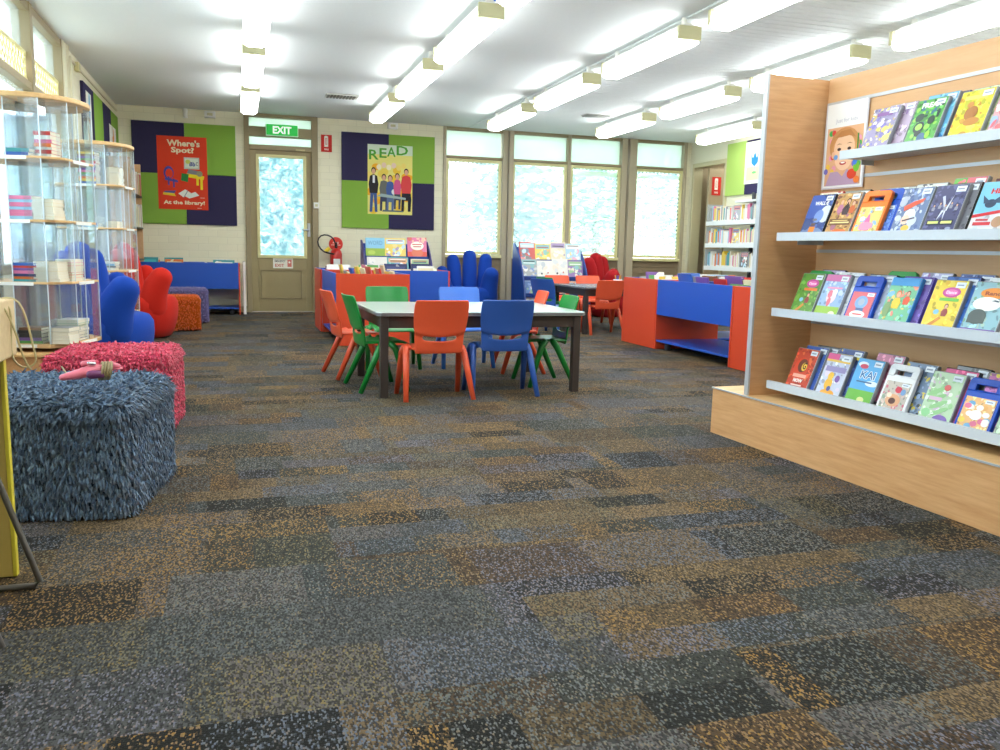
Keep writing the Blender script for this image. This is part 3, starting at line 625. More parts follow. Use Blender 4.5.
# toy on the ottoman
t = empty('plastic_toy', (-.53,3.38,.492), R(14)); t.scale = (.74,.74,.74); tag(t, 'pink plastic toy wound with tan cord lying on the blue grey ottoman', 'toy')
PK = mat('pink_plastic', (232,120,140), .35); 
MB().capsule([(-.12,0,.02),(-.06,0,.03),(.0,0,.045),(.06,.01,.05)], [.02,.03,.036,.03], 14, .8).build('body', PK, t, smooth=True)
MB().limb([(-.1,0,.03),(-.125,0,.075)], .0035, 8).build('stick', mat('cream_stick', (214,206,176), .5), t)
mb = MB()
for k in range(4):
    cx = .05+k*.013; mb.limb([(cx+.01*math.sin(a),.05*math.cos(a)*1.0,.042+.042*math.sin(a)) for a in [2*math.pi*q/18 for q in range(19)]], .0065, 8)
mb.build('coiled_cord', mat('tan_cord', (150,132,96), .6), t, smooth=True)
MB().capsule([(.0,-.03,.03),(.05,-.035,.03)], [.022,.02], 12).build('purple_grip', mat('purple_plastic', (110,50,96), .35), t, smooth=True)
MB().capsule([(-.03,-.005,.085),(.02,.0,.09)], [.012,.012], 10).build('handle', PK, t, smooth=True); MB().capsule([(.1,0,.07),(.13,.01,.06)], [.02,.014], 10).build('knob', PK, t, smooth=True)
MB().capsule([(-.005,-.01,.085),(.02,-.012,.082)], [.01,.009], 10).build('silver_bell', mat('chrome', (210,214,222), .15, metal=1), t, smooth=True)
for k in range(3): MB().limb([(.1,-.01+k*.012,.05),(.15,-.012+k*.016,.05)], .004, 8).build('prong', PK, t, smooth=True)
# ------------------------------------------------------------------ kid chairs
def shell(fn, nu, nv, skip=lambda i, j: False):
    mb = MB(); mb.add([fn(i/nu, j/nv) for j in range(nv+1) for i in range(nu+1)], [(j*(nu+1)+i, j*(nu+1)+i+1, (j+1)*(nu+1)+i+1, (j+1)*(nu+1)+i) for j in range(nv) for i in range(nu) if not skip(i,j)])
    return mb
def make_kchair(m):
    t = empty('stacking_chair')
    # backrest rows (z, half width, y, smile depth); chair faces +Y
    rows_ = [(.312,.160,-.140,.0),(.335,.164,-.146,.0),(.375,.166,-.150,.004),(.4,.167,-.153,.014),(.414,.168,-.152,.018),(.45,.169,-.156,.024),(.46,.173,-.172,.026),(.49,.178,-.176,.012),(.54,.183,-.19,.004),(.6,.185,-.208,0),(.645,.183,-.222,0),(.664,.178,-.229,0),(.672,.170,-.232,0)]
    us = [-1,-.95,-.86,-.76,-.7,-.4,-.13,.13,.4,.7,.76,.86,.95,1]
    nu = len(us)-1; mb = MB()
    mb.add([(u*w_, y_-.03*(1-u*u)*(.3+.7*(z_-.31)/.36), z_-sm*(1-u*u)) for z_, w_, y_, sm in rows_ for u in us],
           [(j_*(nu+1)+i_, j_*(nu+1)+i_+1, (j_+1)*(nu+1)+i_+1, (j_+1)*(nu+1)+i_) for j_ in range(len(rows_)-1) for i_ in range(nu) if not (j_ == 4 and abs(us[i_]+us[i_+1])/2 < .71)])
    mb.build('backrest', m, t, smooth=True, solid=.013, sub=2)
    def seat(u, v):
        x = u*2-1; y = -.155+.335*v; hw = .175-.01*v
        z = .352-.012*(1-x*x)*(1-(v-.4)**2*2) - (.03*max(0,(v-.8)/.2)**2) - .012*max(0,abs(x)-.8)/.2
        return (x*hw, y, z)
    shell(seat, 12, 12).build('seat', m, t, smooth=True, solid=.014, sub=1)
    for s in (-1,1):
        MB().limb([(s*.165,.03,.345),(s*.195,.03,.335),(s*.202,.06,.3),(s*.22,.15,0)], [.02,.024,.024,.017], 12).build('leg', m, t, smooth=True)
        MB().limb([(s*.165,-.03,.345),(s*.195,-.035,.335),(s*.202,-.06,.3),(s*.232,-.2,0)], [.02,.024,.024,.017], 12).build('leg', m, t, smooth=True)
    return t
CM = {'orange': mat('orange_moulded_plastic', (232,90,54), .3, .5), 'blue': mat('blue_moulded_plastic', (46,88,170), .3, .5), 'green': mat('green_moulded_plastic', (20,130,52), .3, .5), 'bright blue': mat('bright_blue_moulded_plastic', (60,120,220), .3, .5)}
PROTO = {}
def kchair(color, x, y, rz, label, grp):
    if color not in PROTO:
        o = make_kchair(CM[color]); KIDS[o.name] = list(o.children); PROTO[color] = o
    else: o = copy_tree(PROTO[color])
    o.location = (x,y,0); o.rotation_euler = (0,0,rz); tag(o, label, 'chair', grp)
G1 = 'chairs around the near table'; G2 = 'chairs around the far table'
kchair('orange', 1.26, 5.56, R(2), 'orange moulded chair at near long side of the front table', G1)
kchair('blue', 1.75, 5.62, R(-3), 'blue moulded chair at near long side of the front table', G1)
kchair('green', 1.22, 6.98, R(180), 'green moulded chair at far long side of the front table', G1)
kchair('bright blue', 1.86, 6.98, R(180), 'bright blue moulded chair at far long side of the front table', G1)
kchair('green', .965, 5.99, R(-84), 'green moulded chair at left end of the front table', G1)
kchair('orange', .87, 6.62, R(-82), 'orange moulded chair at left end of the front table, far corner', G1)
kchair('green', 2.2, 6.0, R(88), 'green moulded chair at right end of the front table, near corner', G1)
kchair('orange', 2.22, 6.68, R(84), 'orange moulded chair at right end of the front table, far corner', G1)
def table(x0, x1, y0, y1, h, label, topm, rz=0, chamf=.0):
    cx, cy = (x0+x1)/2, (y0+y1)/2; w, d = (x1-x0)/2, (y1-y0)/2
    t = empty('activity_table', (cx,cy,0), rz); tag(t, label, 'table')
    c = .03
    poly = [(-w+c,-d),(w-c,-d),(w,-d+c),(w,d-c),(w-c,d),(-w+c,d),(-w,d-c),(-w,-d+c)]
    MB().prism(poly, 'Z', h-.028, h).build('tabletop', topm, t, bev=.004)
    MB().prism([(a*1.003,b*1.003) for a,b in poly], 'Z', h-.024, h-.006).build('edge_band', mat('grey_edge_band', (110,110,112), .4), t)
    mb = MB(); i = .04
    for q in [(-w+i,w-i,-d+i,-d+i+.025,h-.11,h-.028),(-w+i,w-i,d-i-.025,d-i,h-.11,h-.028),(-w+i,-w+i+.025,-d+i,d-i,h-.11,h-.028),(w-i-.025,w-i,-d+i,d-i,h-.11,h-.028)]: mb.box(*q)
    mb.build('apron', DARKT, t)
    for sx in (-1,1):
        for sy in (-1,1):
            MB().box(sx*(w-.055)-.027,sx*(w-.055)+.027,sy*(d-.055)-.027,sy*(d-.055)+.027,0,h-.03).build('leg', DARKT, t, bev=.004)
    return t
table(.86, 2.36, 5.52, 6.62, .58, 'pale topped rectangular activity table ringed by eight chairs', TABTOP, R(1))
table(4.02, 5.3, 9.5, 10.6, .58, 'dark topped activity table in front of the blue book rack', mat('dark_grey_tabletop', (74,78,96), .25))
kchair('orange', 4.32, 9.62, R(3), 'orange moulded chair at near side of the far table', G2)
kchair('blue', 3.72, 9.75, R(-60), 'blue moulded chair at left end of the far table', G2)
kchair('green', 4.0, 10.3, R(-75), 'green moulded chair at left end of the far table beyond the blue one', G2)
kchair('orange', 4.3, 10.92, R(180), 'orange moulded chair at far side of the far table, left one', G2)
kchair('orange', 4.78, 10.95, R(180), 'orange moulded chair at far side of the far table, right one', G2)
# small pot on far table
t = empty('pencil_tub', (4.75,10.1,.58)); tag(t, 'small clear tub of pencils on the far table', 'tub')
MB().lathe([(.05,0),(.06,.08),(.056,.08),(.047,.006)], 20).build('tub', ACRE, t, smooth=True)
for k in range(6): MB().limb([(.02*math.cos(k),.02*math.sin(k),.01),(.045*math.cos(k),.045*math.sin(k),.13)], .006, 6).build('pencil', mat('pencil_%d' % (k%3), [(200,60,60),(60,90,190),(220,190,60)][k%3], .5), t)
t = empty('activity_tray', (4.55,9.85,.58)); tag(t, 'blue tray lying on the far table', 'tray'); MB().box(-.14,.14,-.1,.1,0,.03).build('tray_base', BLUEL, t, bev=.006); MB().box(-.12,.12,-.08,.08,.03,.034).build('paper', WHITE, t)
# ------------------------------------------------------------------ book bins
def troughbin(x, y, rz, Ln, W, label, place, cols, seed, red=REDL, blue=BLUEL, nb=11):
    """trough runs along local X from 0..Ln, width W in local Y 0..W"""
    t = empty('book_bin', (x,y,0), rz); tag(t, label, 'book bin')
    for a in (0, Ln-.02): MB().box(a,a+.02,0,W,0.005,.735).build('end_panel', red, t, bev=.002)
    for a in (0.0, W-.018): MB().box(.02,Ln-.02,a,a+.018,.37,.735).build('side_panel', blue, t, bev=.002)
    MB().box(.02,Ln-.02,.018,W-.018,.37,.388).build('trough_floor', blue, t)
    MB().box(.02,Ln-.02,.01,W-.01,.085,.105).build('bottom_shelf', blue, t, bev=.002)
    MB().box(Ln/2-.01,Ln/2+.01,.018,W-.018,.388,.70).build('divider', blue, t)
    for sx in (.12, Ln-.12):
        for sy in (.1, W-.1): MB().lathe([(.03,0.0),(.035,.02),(.03,.085)], 12, (sx,sy)).build('castor', mat('castor_grey', (60,60,64), .5), t, smooth=True)
    r = random.Random(seed); M = Matrix.Translation((x,y,0)) @ Matrix.Rotation(rz,4,'Z')
    names = [k for k, _ in NAMED]; nc = int((Ln-.1)/.33); K = 4 if W > .55 else 2; cw = (Ln-.12)/nc
    for i in range(nc):
        for k in range(K):
            th = r.choice((.008,.012,.018)); hh = r.uniform(.355,.43); bw = r.uniform(.2,.29); c = r.choice(cols or names)
            lx = .06+cw*(i+.5)+r.uniform(-.012,.012)
            if lx-bw/2 < .03: lx = .03+bw/2
            if abs(lx-Ln/2) < bw/2+.015: bw = max(.16, 2*(abs(lx-Ln/2)-.016))
            p = M @ Vector((lx, .04+k*(W-.2)/K, .392))
            o = empty('bin_book', p, rz+r.uniform(-.03,.03), -r.uniform(.2,.3))
            tag(o, '%s book in %s, %s column %s from front' % (c, place, ORD[i], ORD[k]), 'book', 'books in the '+place)
            MB().box(-bw/2,bw/2,0,th,.003,hh-.003).build('pages', mat('book_pages', (232,226,208), .7), o)
            mb = MB(); mb.box(-bw/2-.001,bw/2+.001,th,th+.002,0,hh); mb.box(-bw/2-.002,-bw/2,-.002,th+.002,0,hh); mb.build('back_cover', mat('cover_'+c.replace(' ','_'), NC[c], .4), o)
            pc = Pic(bw+.002,hh,NC[c],.00004,.002); pa = [NC[r.choice(names)], (244,240,230), tuple(min(255,int(q*1.2)+10) for q in NC[c])]
            blobs(pc, r, pa, 5, (.1,.9), (.5,.95), .2); pc.rect(.1,.82,.9,.92,r.choice(pa)); pc.build('front_cover', o)
    return t
# right cluster
troughbin(4.2, 7.98, R(0), 1.45, .79, 'red ended blue book bin, farthest of the right cluster', 'farthest right cluster bin', None, 21, nb=9)
o = troughbin(4.95, 6.53, R(90), 1.44, .75, 'blue sided book bin in the middle of the right cluster', 'middle right cluster bin', None, 22, nb=11)
troughbin(4.2, 5.74, R(0), 1.45, .78, 'red ended blue book bin of the right cluster, behind the disc display', 'right cluster bin behind the display', ['orange','white','red','brown','navy'], 23, nb=10)
# left cluster
troughbin(1.69, 8.57, R(90), 1.47, .75, 'blue sided book bin with red end, nearest of the left cluster', 'nearest left cluster bin', ['white','cream','yellow','red','blue','pink','grey'], 24, nb=12)
troughbin(.92, 10.06, R(0), 1.56, .76, 'blue book bin with red ends, farther one of the left cluster', 'farther left cluster bin', ['white','yellow','green','navy','cream'], 25, nb=12)
# by the back wall
troughbin(-1.42, 12.6, R(0), 1.45, .5, 'blue book bin with red end against the back wall', 'back wall bin', ['orange','blue','yellow','teal','white','navy'], 26, nb=7)
t = empty('white_post', (.09,12.75,0)); tag(t, 'white upright board edge beside the back wall bin', 'board'); MB().box(-.018,.018,-.01,.3,0,.76).build('board', WHITE, t, bev=.003); MB().box(-.02,.02,-.02,.31,0,.02).build('foot', WHITE, t)
# ------------------------------------------------------------------ acrylic spinners
def octo(r, ph=22.5): return [(r*math.cos(R(ph+45*k)), r*math.sin(R(ph+45*k))) for k in range(8)]
def sq(r, c=.13):
    a = r; b = r-c
    return [(-b,-a),(b,-a),(a,-b),(a,b),(b,a),(-b,a),(-a,b),(-a,-b)]
TZ = (.375,.75,1.12,1.49)
def spinner(x, y, rz, label, woodpanel=False):
    t = empty('book_spinner', (x,y,0), rz); tag(t, label, 'book spinner', 'clear acrylic book spinners')
    MB().lathe([(.33,.0),(.33,.29)], 8, ph=R(22.5)).build('base_cabinet', WOOD, t, bev=.006)
    MB().lathe([(.33,.29),(.35,.3),(.35,.315),(.33,.325)], 48).build('base_plate', WOODL, t)
    MB().lathe([(.1,.325),(.1,.35)], 24).build('turntable', mat('black_base', (30,30,34), .5), t)
    for k, z in enumerate(TZ):
        o = MB().prism(sq(.3,.1), 'Z', z-.025 if k == 0 else z-.014, z).build('shelf', WOODL if k == 0 else WOODL, t, bev=.003)
        for i in range(4):
            M = Matrix.Rotation(R(90*i),4,'Z'); MB().box(-.1,.12,-.303,-.3,z-.022,z-.002,M).build('label_strip', WHITE, o)
    MB().prism([(.34*math.cos(2*math.pi*k/40)*(1+.04*abs(math.sin(4*math.pi*k/40))),.34*math.sin(2*math.pi*k/40)*(1+.04*abs(math.sin(4*math.pi*k/40)))) for k in range(40)], 'Z', 1.82, 1.85).build('top_disc', WOODL, t, bev=.006, smooth=False)
    zs = list(TZ)+[1.82]
    for k in range(4):
        z0, z1 = zs[k], zs[k+1]-(.014 if k < 3 else 0)
        for i in range(4):
            M = Matrix.Rotation(R(90*i),4,'Z')
            pn = MB().box(-.002,.002,-.295,-.03,z0,z1,M).build('divider_panel', ACR, t)
            MB().box(-.0028,.0028,-.298,-.295,z0,z1,M).build('panel_edge', ACRE, pn)
            pn = MB().box(-.14,-.136,-.295,-.14,z0,z1,M).build('divider_panel', ACR, t)
            MB().box(-.1406,-.1354,-.298,-.295,z0,z1,M).build('panel_edge', ACRE, pn)
            MB().box(.09,.2,-.297,-.294,z0,z1,M).build('front_panel', ACR, t)
            pn = MB().box(.198,.202,-.295,-.2,z0,z1,M).build('divider_panel', ACR, t); MB().box(.1972,.2028,-.298,-.295,z0,z1,M).build('panel_edge', ACRE, pn)
    MB().box(-.14,.14,-.004,.004,.375,1.82).build('core_panel', ACR, t); MB().box(-.004,.004,-.14,.14,.375,1.82).build('core_panel', ACR, t)
    return t
spinner(-1.215, 5.98, R(-14), 'clear acrylic book spinner with wooden top, nearer one')
spinner(-1.215, 8.4, R(-10), 'clear acrylic book spinner with wooden top, farther one')
BC = {}
def flatbook(x, y, z, w, d, th, rz, cname, label, spine=True, group=None):
    """book lying flat; spine faces local -Y when spine else page edge does"""
    o = empty('paperback_book', (x,y,z), rz); tag(o, label, 'book', group)
    MB().box(-w/2+.002,w/2-.002,-d/2+.003,d/2-.003,.0015,th-.0015).build('pages', mat('book_pages', (232,226,208), .7), o)
    mb = MB(); mb.box(-w/2,w/2,-d/2,d/2,0,.0015); mb.box(-w/2,w/2,-d/2,d/2,th-.0015,th)
    if spine: mb.box(-w/2,w/2,-d/2,-d/2+.002,0,th)
    else: mb.box(-w/2,w/2,d/2-.002,d/2,0,th)
    mb.build('cover', mat('cover_'+cname.replace(' ','_'), NC[cname], .4), o)
def stack(cx, cy, ang, lx, ly, z, cols, where, seed, spine=True, w=.19, d=.13, th=.021):
    r = random.Random(seed); c, s = math.cos(ang), math.sin(ang); zz = z+.0005; n = {}; w = min(w,.14) if abs(ly+.245) < .008 else w; lx = lx*.88+(.125 if ly < -.2 and lx < .0 else (.1 if ly < -.2 and lx < .18 and lx > .06 else 0)); ly = ly*.87+(.03 if ly > -.21 else 0); where = where.replace('the ','',1).replace(' in the ',', ')
    for i, cn_ in enumerate(cols):
        t_ = th*r.uniform(.75,1.2); x = cx+c*lx-s*ly+r.uniform(-.004,.004); y = cy+s*lx+c*ly+r.uniform(-.004,.004)
        flatbook(x, y, zz, w*r.uniform(.94,1), d, t_, ang+r.uniform(-.03,.03), cn_, '%s paperback, %s from bottom of %s' % (cn_, ORD[i], where), spine, 'paperbacks lying in the spinners')
        zz += t_+.0004
A1 = R(-14)
stack(-1.215,5.98,A1,-.06,-.245,TZ[0],['green','purple','black','black','brown'],'the lowest front pile in the near spinner',1,True,.17,.13,.02)
stack(-1.215,5.98,A1,.16,-.24,TZ[0],['cream','white','cream','grey'],'the lowest front right pile in the near spinner',2,False,.13,.15,.022)
stack(-1.215,5.98,A1,.24,-.06,TZ[0],['navy','white','black','white','grey','green','white'],'the lowest right side pile in the near spinner',3,False,.14,.17,.02)
stack(-1.215,5.98,A1,-.07,-.245,TZ[1],['teal','orange','navy','pink','purple','red','blue'],'the second shelf front pile in the near spinner',4,True,.16,.13,.0165)
stack(-1.215,5.98,A1,.1,-.235,TZ[1],['cream','white','cream','cream','white','cream'],'the second shelf middle pile in the near spinner',5,False,.15,.15,.019)
stack(-1.215,5.98,A1,.26,-.1,TZ[1],['white','orange','red','white','cream','pink','white'],'the second shelf right pile in the near spinner',6,False,.1,.17,.018)
stack(-1.215,5.98,A1,-.07,-.245,TZ[2],['pale blue','pink','pink','pale blue','pink','pale blue','pink'],'the third shelf front pile in the near spinner',7,True,.17,.13,.021)
stack(-1.215,5.98,A1,.1,-.24,TZ[2],['cream','cream','white','cream','cream','cream'],'the third shelf cream pile in the near spinner',8,False,.13,.14,.022)
stack(-1.215,5.98,A1,-.08,-.24,TZ[3],['blue','teal'],'the top shelf front pile in the near spinner',9,True,.2,.13,.022)
stack(-1.215,5.98,A1,.2,-.2,TZ[3],['white','red','white','orange','pink','white','red'],'the top shelf right pile in the near spinner',10,True,.1,.13,.02)
A2 = R(-10)
stack(-1.215,8.4,A2,.05,-.24,TZ[3],['blue','yellow','orange','grey','green','pink','purple','grey','pink','red','green','purple','brown','yellow'],'the top shelf pile in the far spinner',11,True,.2,.13,.0215)
stack(-1.215,8.4,A2,.25,-.14,TZ[3],['white','cream','white','cream','white','white','cream'],'the top shelf right pile in the far spinner',12,False,.1,.15,.022)
stack(-1.215,8.4,A2,.05,-.24,TZ[2],['pale blue','blue'],'the third shelf pile in the far spinner',13,True,.2,.13,.022)
stack(-1.215,8.4,A2,.23,-.18,TZ[2],['white','cream','white'],'the third shelf right pile in the far spinner',14,False,.1,.15,.022)
stack(-1.215,8.4,A2,.08,-.24,TZ[1],['white','grey','pale blue','white'],'the second shelf pile in the far spinner',15,True,.26,.13,.02)
stack(-1.215,8.4,A2,.24,-.12,TZ[0],['orange','red','cream'],'the lowest pile in the far spinner',16,True,.14,.13,.02)
# ------------------------------------------------------------------ left wall bookcase
t = empty('wall_bookcase', (XL,11.6,0)); tag(t, 'beech wall bookcase on left wall behind the far spinner', 'bookcase')
MB().box(.038,.33,0,.02,0,2.05).build('end_panel', WOODV, t, bev=.003); MB().box(.038,.33,1.1,1.12,0,2.05).build('end_panel', WOODV, t, bev=.003)
for z in (.35,.78,1.2,1.62): MB().box(.038,.34,.02,1.1,z-.02,z).build('shelf', mat('dark_steel_shelf', (50,56,52), .5), t, bev=.002)
r = random.Random(9)
for si, z in enumerate((1.2,1.62)):
    y = 11.64; k = 0; nn_ = {}
    while y < 12.66:
        th = r.choice((.02,.03,.035,.045)); hh = r.uniform(.25,.31); c = r.choice(['white','white','cream','yellow','pink','white','grey','green','red'])
        o = empty('library_book', (XL+.16,y,z+.0005)); 
        q = nn_.get(c,0); nn_[c] = q+1
        tag(o, '%s book on %s shelf of left bookcase, %s %s one from near end' % (c, ('lower','upper')[si], ORD[q], c), 'book', 'books in the left wall bookcase')
        MB().box(0,.165,.002,th-.002,.002,hh-.002).build('pages', mat('book_pages', (232,226,208), .7), o)
        mb = MB(); mb.box(0,.17,0,.002,0,hh); mb.box(0,.17,th-.002,th,0,hh); mb.box(.168,.172,0,th,0,hh); mb.build('cover', mat('cover_'+c.replace(' ','_'), NC[c], .4), o)
        y += th+.002; k += 1
# ------------------------------------------------------------------ right wall shelving
SX = 7.1
t = empty('white_shelving', (SX,10.0,0)); tag(t, 'white metal library shelving on the right wall beyond the display', 'bookcase')
SHW = mat('white_steel_shelf', (232,236,236), .4)
Z3 = (.8,1.15,1.49)
for z in Z3+(.42,.06):
    s_ = MB().box(0,.3,-1.5,1.92,z-.025,z).build('shelf', SHW, t, bev=.002)
    MB().box(-.008,0,-1.5,1.92,z-.03,z+.035).build('label_lip', SHW, s_)
    if z in Z3: MB().box(0,.28,1.91,1.92,z,z+.3).build('end_bracket', clear('grey_acrylic_%d' % int(z*100), (220,224,230), .4, .05, .2) , s_)
for y in (-.2,1.15): MB().box(.3,.34,y-.02,y+.02,0,1.95).build('upright_post', mat('dark_post', (60,60,70), .5), t)
MB().box(0.0,.34,-1.5,1.15,1.78,1.81).build('top_shelf', SHW, t, bev=.002)
MB().box(.0,.3,.68,.69,1.49,1.8).build('shelf_divider', mat('grey_divider', (150,150,156), .5), t)
r = random.Random(14)
for si, z in enumerate(Z3):
    y = 11.86; nn_ = {}; lim = 10.2
    while y > lim:
        face = (si == 0 and 10.9 < y < 11.0) or (si == 1 and 11.05 < y < 11.25) or (si == 2 and 11.05 < y < 11.25)
        c = r.choice(['white','pale blue','white','pink','white','cream','yellow','grey','cream','white','pale blue','teal','white','orange'])
        sh = ('lowest visible','middle','upper')[si]
        if face:
            w_ = .2; cc = ('black','yellow','grey')[si]; 
            facebook('displayed_book', (SX+.03,y-w_/2,z+.001), w_-.02, .26, 100+si, cc, '%s face-out book on the %s shelf of the white shelving' % (cc, sh), R(-90), R(-4)); y -= w_+.03; continue
        th = r.choice((.016,.022,.028,.036)); hh = r.uniform(.2,.27)
        o = empty('library_book', (SX+.02,y-th,z+.0005)); q = nn_.get(c,0); nn_[c] = q+1
        tag(o, '%s book, %s shelf of white shelving, %s %s one from left' % (c, sh, ORD[q], c), 'book', 'books on the white shelving')
        MB().box(.002,.15,.002,th-.002,.002,hh-.002).build('pages', mat('book_pages', (232,226,208), .7), o)
        mb = MB(); mb.box(0,.15,0,.002,0,hh); mb.box(0,.15,th-.002,th,0,hh); mb.box(-.002,.001,0,th,0,hh); mb.build('cover', mat('cover_'+c.replace(' ','_'), NC[c], .4), o)
        if r.random() < .7: MB().box(-.003,-.002,.002,th-.002,.02,.05).build('spine_label', WHITE, o)
        y -= th+.002
# ------------------------------------------------------------------ disc display unit
TH = R(2.8); DU = empty('disc_display_unit', (2.56,4.13,0), TH); tag(DU, 'beech slatwall display unit with metal shelves of disc cases', 'display unit')
MB().box(0.002,.8,-2.35,0,.0,.255).build('plinth', WOOD, DU, bev=.002)
MB().box(-.003,.006,-2.352,.002,.255,.262).build('plinth_edging', ALU, DU); MB().box(.006,.8,-2.35,0,.255,.262).build('plinth_top', WOODL, DU)
LEND = -1.865
for k, y in enumerate((-.27, LEND)):
    MB().box(.024,.44,y-.028,y,.262,1.915).build('side_panel', WOODX, DU, bev=.001)
    MB().box(.014,.026,y-.03,y+.002,.262,1.92).build('panel_edging', ALU, DU, bev=.001)
MB().box(.4,.43,LEND,-.298,.262,1.92).build('slatwall_back', WOODV, DU)
for z in (1.79,1.41,1.035,.655,.3):
    MB().box(.396,.402,LEND+.001,-.3,z-.008,z+.008).build('slat_channel', ALU, DU)
SHF = [(1.425,.06,-.70),(1.105,.09,-.32),(.715,.09,-.32),(.325,.09,-.32)]
SHF = [(1.487,.2,-.645),(1.10,.11,-.335),(.71,.11,-.335),(.325,.11,-.335)]
METS = mat('pale_shelf_metal', (204,212,222), .4, .5)
for z, x0, ys_ in SHF:
    s_ = MB().box(x0,.396,LEND+.03,ys_,z-.012,z-.008).build('metal_shelf', METS, DU)
    mb = MB(); mb.box(x0-.006,x0,LEND+.03,ys_,z-.018,z+.02); mb.box(x0-.006,x0+.012,LEND+.03,ys_,z+.02,z+.024); mb.build('front_lip', METS, s_, bev=.001)
    for y in (LEND+.04, ys_-.01): MB().box(x0+.12,.396,y-.004,y,z-.035,z-.012).build('bracket', METS, s_)
# poster in the unit
MU = Matrix.Translation((2.56,4.13,0)) @ Matrix.Rotation(TH,4,'Z')
def inunit(x, y, z): return MU @ Vector((x,y,z))
t = empty('poster', inunit(.393,-.455,1.355), R(-90)+TH); tag(t, 'white framed poster of a smiling child with painted face in display unit', 'poster')
p = Pic(.295,.43,(244,244,244),.00005,.002); p.text('Just for kids',.24,.76,.76,.82,(196,196,210),.01)
p.rect(.06,.04,.92,.72,(232,180,140)); rr = random.Random(2)
for k in range(26): p.ell(rr.choice([rr.uniform(.08,.28),rr.uniform(.74,.88)]), rr.uniform(.2,.66), .05, .035, rr.choice([(226,80,70),(90,130,220),(240,160,190),(80,180,90),(240,200,80),(120,110,200)]), 12)
p.ell(.5,.5,.36,.21,(206,146,92)).ell(.5,.45,.3,.17,(216,156,100)).ell(.5,.47,.25,.17,(246,200,164)).ell(.5,.36,.215,.15,(248,204,170)).ell(.24,.4,.04,.04,(240,190,156)).ell(.76,.4,.04,.04,(240,190,156)).poly([(.26,.6),(.4,.67),(.62,.68),(.76,.58),(.6,.61),(.42,.6)],(190,128,76)).ell(.38,.46,.045,.018,(70,50,50)).ell(.62,.46,.045,.018,(70,50,50)).poly([(.3,.51),(.37,.53),(.45,.515),(.37,.52)],(150,100,70)).poly([(.55,.515),(.63,.53),(.7,.51),(.63,.52)],(150,100,70))
p.poly([(.48,.44),(.52,.44),(.545,.36),(.455,.36)],(236,180,146)).ell(.49,.295,.08,.022,(196,60,70)).ell(.49,.302,.055,.01,(250,246,240)).ell(.31,.37,.05,.03,(120,170,230)).ell(.68,.37,.04,.03,(240,130,120))
p.poly([(.1,.04),(.88,.04),(.74,.18),(.6,.22),(.5,.14),(.38,.2),(.2,.2)],(190,160,190)).ell(.72,.16,.11,.06,(226,74,50)).ell(.82,.24,.07,.06,(120,190,60)).ell(.78,.3,.05,.04,(60,120,220)).ell(.84,.09,.07,.04,(240,130,60)).rect(.8,.44,.83,.62,(50,140,60))
p.rect(0,0,.03,1,(210,206,214)).rect(.97,0,1,1,(210,206,214)).rect(0,0,1,.015,(210,206,214)); p.build('printed_sheet', t)
# ------------------------------------------------------------------ disc cases
CW, CH = .165, .235
CASEC = {'clear': mat('clear_grey_case', (150,154,160), .25, .6), 'black': mat('black_case', (26,26,32), .3, .6), 'navy': mat('navy_case', (24,34,90), .3, .6), 'orange': mat('orange_case', (240,122,24), .3), 'blue': mat('royal_blue_case', (18,78,190), .3), 'white': mat('white_case', (236,238,242), .3), 'green': mat('green_case', (40,150,70), .3), 'purple': mat('purple_case', (84,64,160), .3), 'sky': mat('sky_blue_case', (60,150,220), .3), 'red': mat('red_case', (190,30,40), .3)}
CM_ = {}
def case_mesh(kind, c, parent, th=.02):
    if kind == 'handle':
        mb = MB(); h1 = CH*.76; pts = []
        mb.box(-CW/2,CW/2,0,th,0,h1)
        mb.box(-CW/2,-CW*.28,0,th,h1,CH*.93); mb.box(CW*.28,CW/2,0,th,h1,CH*.93)
        w_ = CW/2; poly = [(-w_,CH*.88),(w_,CH*.88),(w_,CH*.93),(w_*.93,CH*.975),(w_*.8,CH),(-w_*.8,CH),(-w_*.93,CH*.975),(-w_,CH*.93)]
        mb.prism(poly, 'Y', 0, th); mb.box(-CW*.28,CW*.28,th*.0,th,h1,h1+.006)
        return mb.build('case', CASEC[c], parent, bev=.004)
    return MB().box(-CW/2,CW/2,0,th,0,CH).build('case', CASEC[c], parent, bev=.003)
def disc(row, yl, label, kind, c, art, back=0, dz=0, th=.02, group='disc cases on the display shelves'):
    """row 0 top .. 3; yl = world y of cover's left edge in the front plane; back = extra distance behind"""
    z, x0, _ = SHF[row]; lx = x0+.02+back; tq = max(0,min(1,(3.72-yl)/1.05)); yl += (.065,-.035+.045*tq,-.04+.05*tq,-.05+.04*tq)[row]; ly = yl-4.13 - CW/2
    t = empty('disc_case', inunit(lx,ly,z-.0075+dz), R(-90)+TH, R(-21)); tag(t, label, 'disc case', group)
    case_mesh(kind, c, t, th)
    if kind == 'handle': w, h = CW*.84, CH*.62; p = Pic(w, h, (240,240,240), .00003, .0006); zz = .008
    else: w, h = CW-.008, CH-.008; p = Pic(w, h, (240,240,240), .00003, .0006); zz = .004
    art(p)
    o = p.build('cover_sheet', t); o.location = (0,-.0002,zz)
    return t
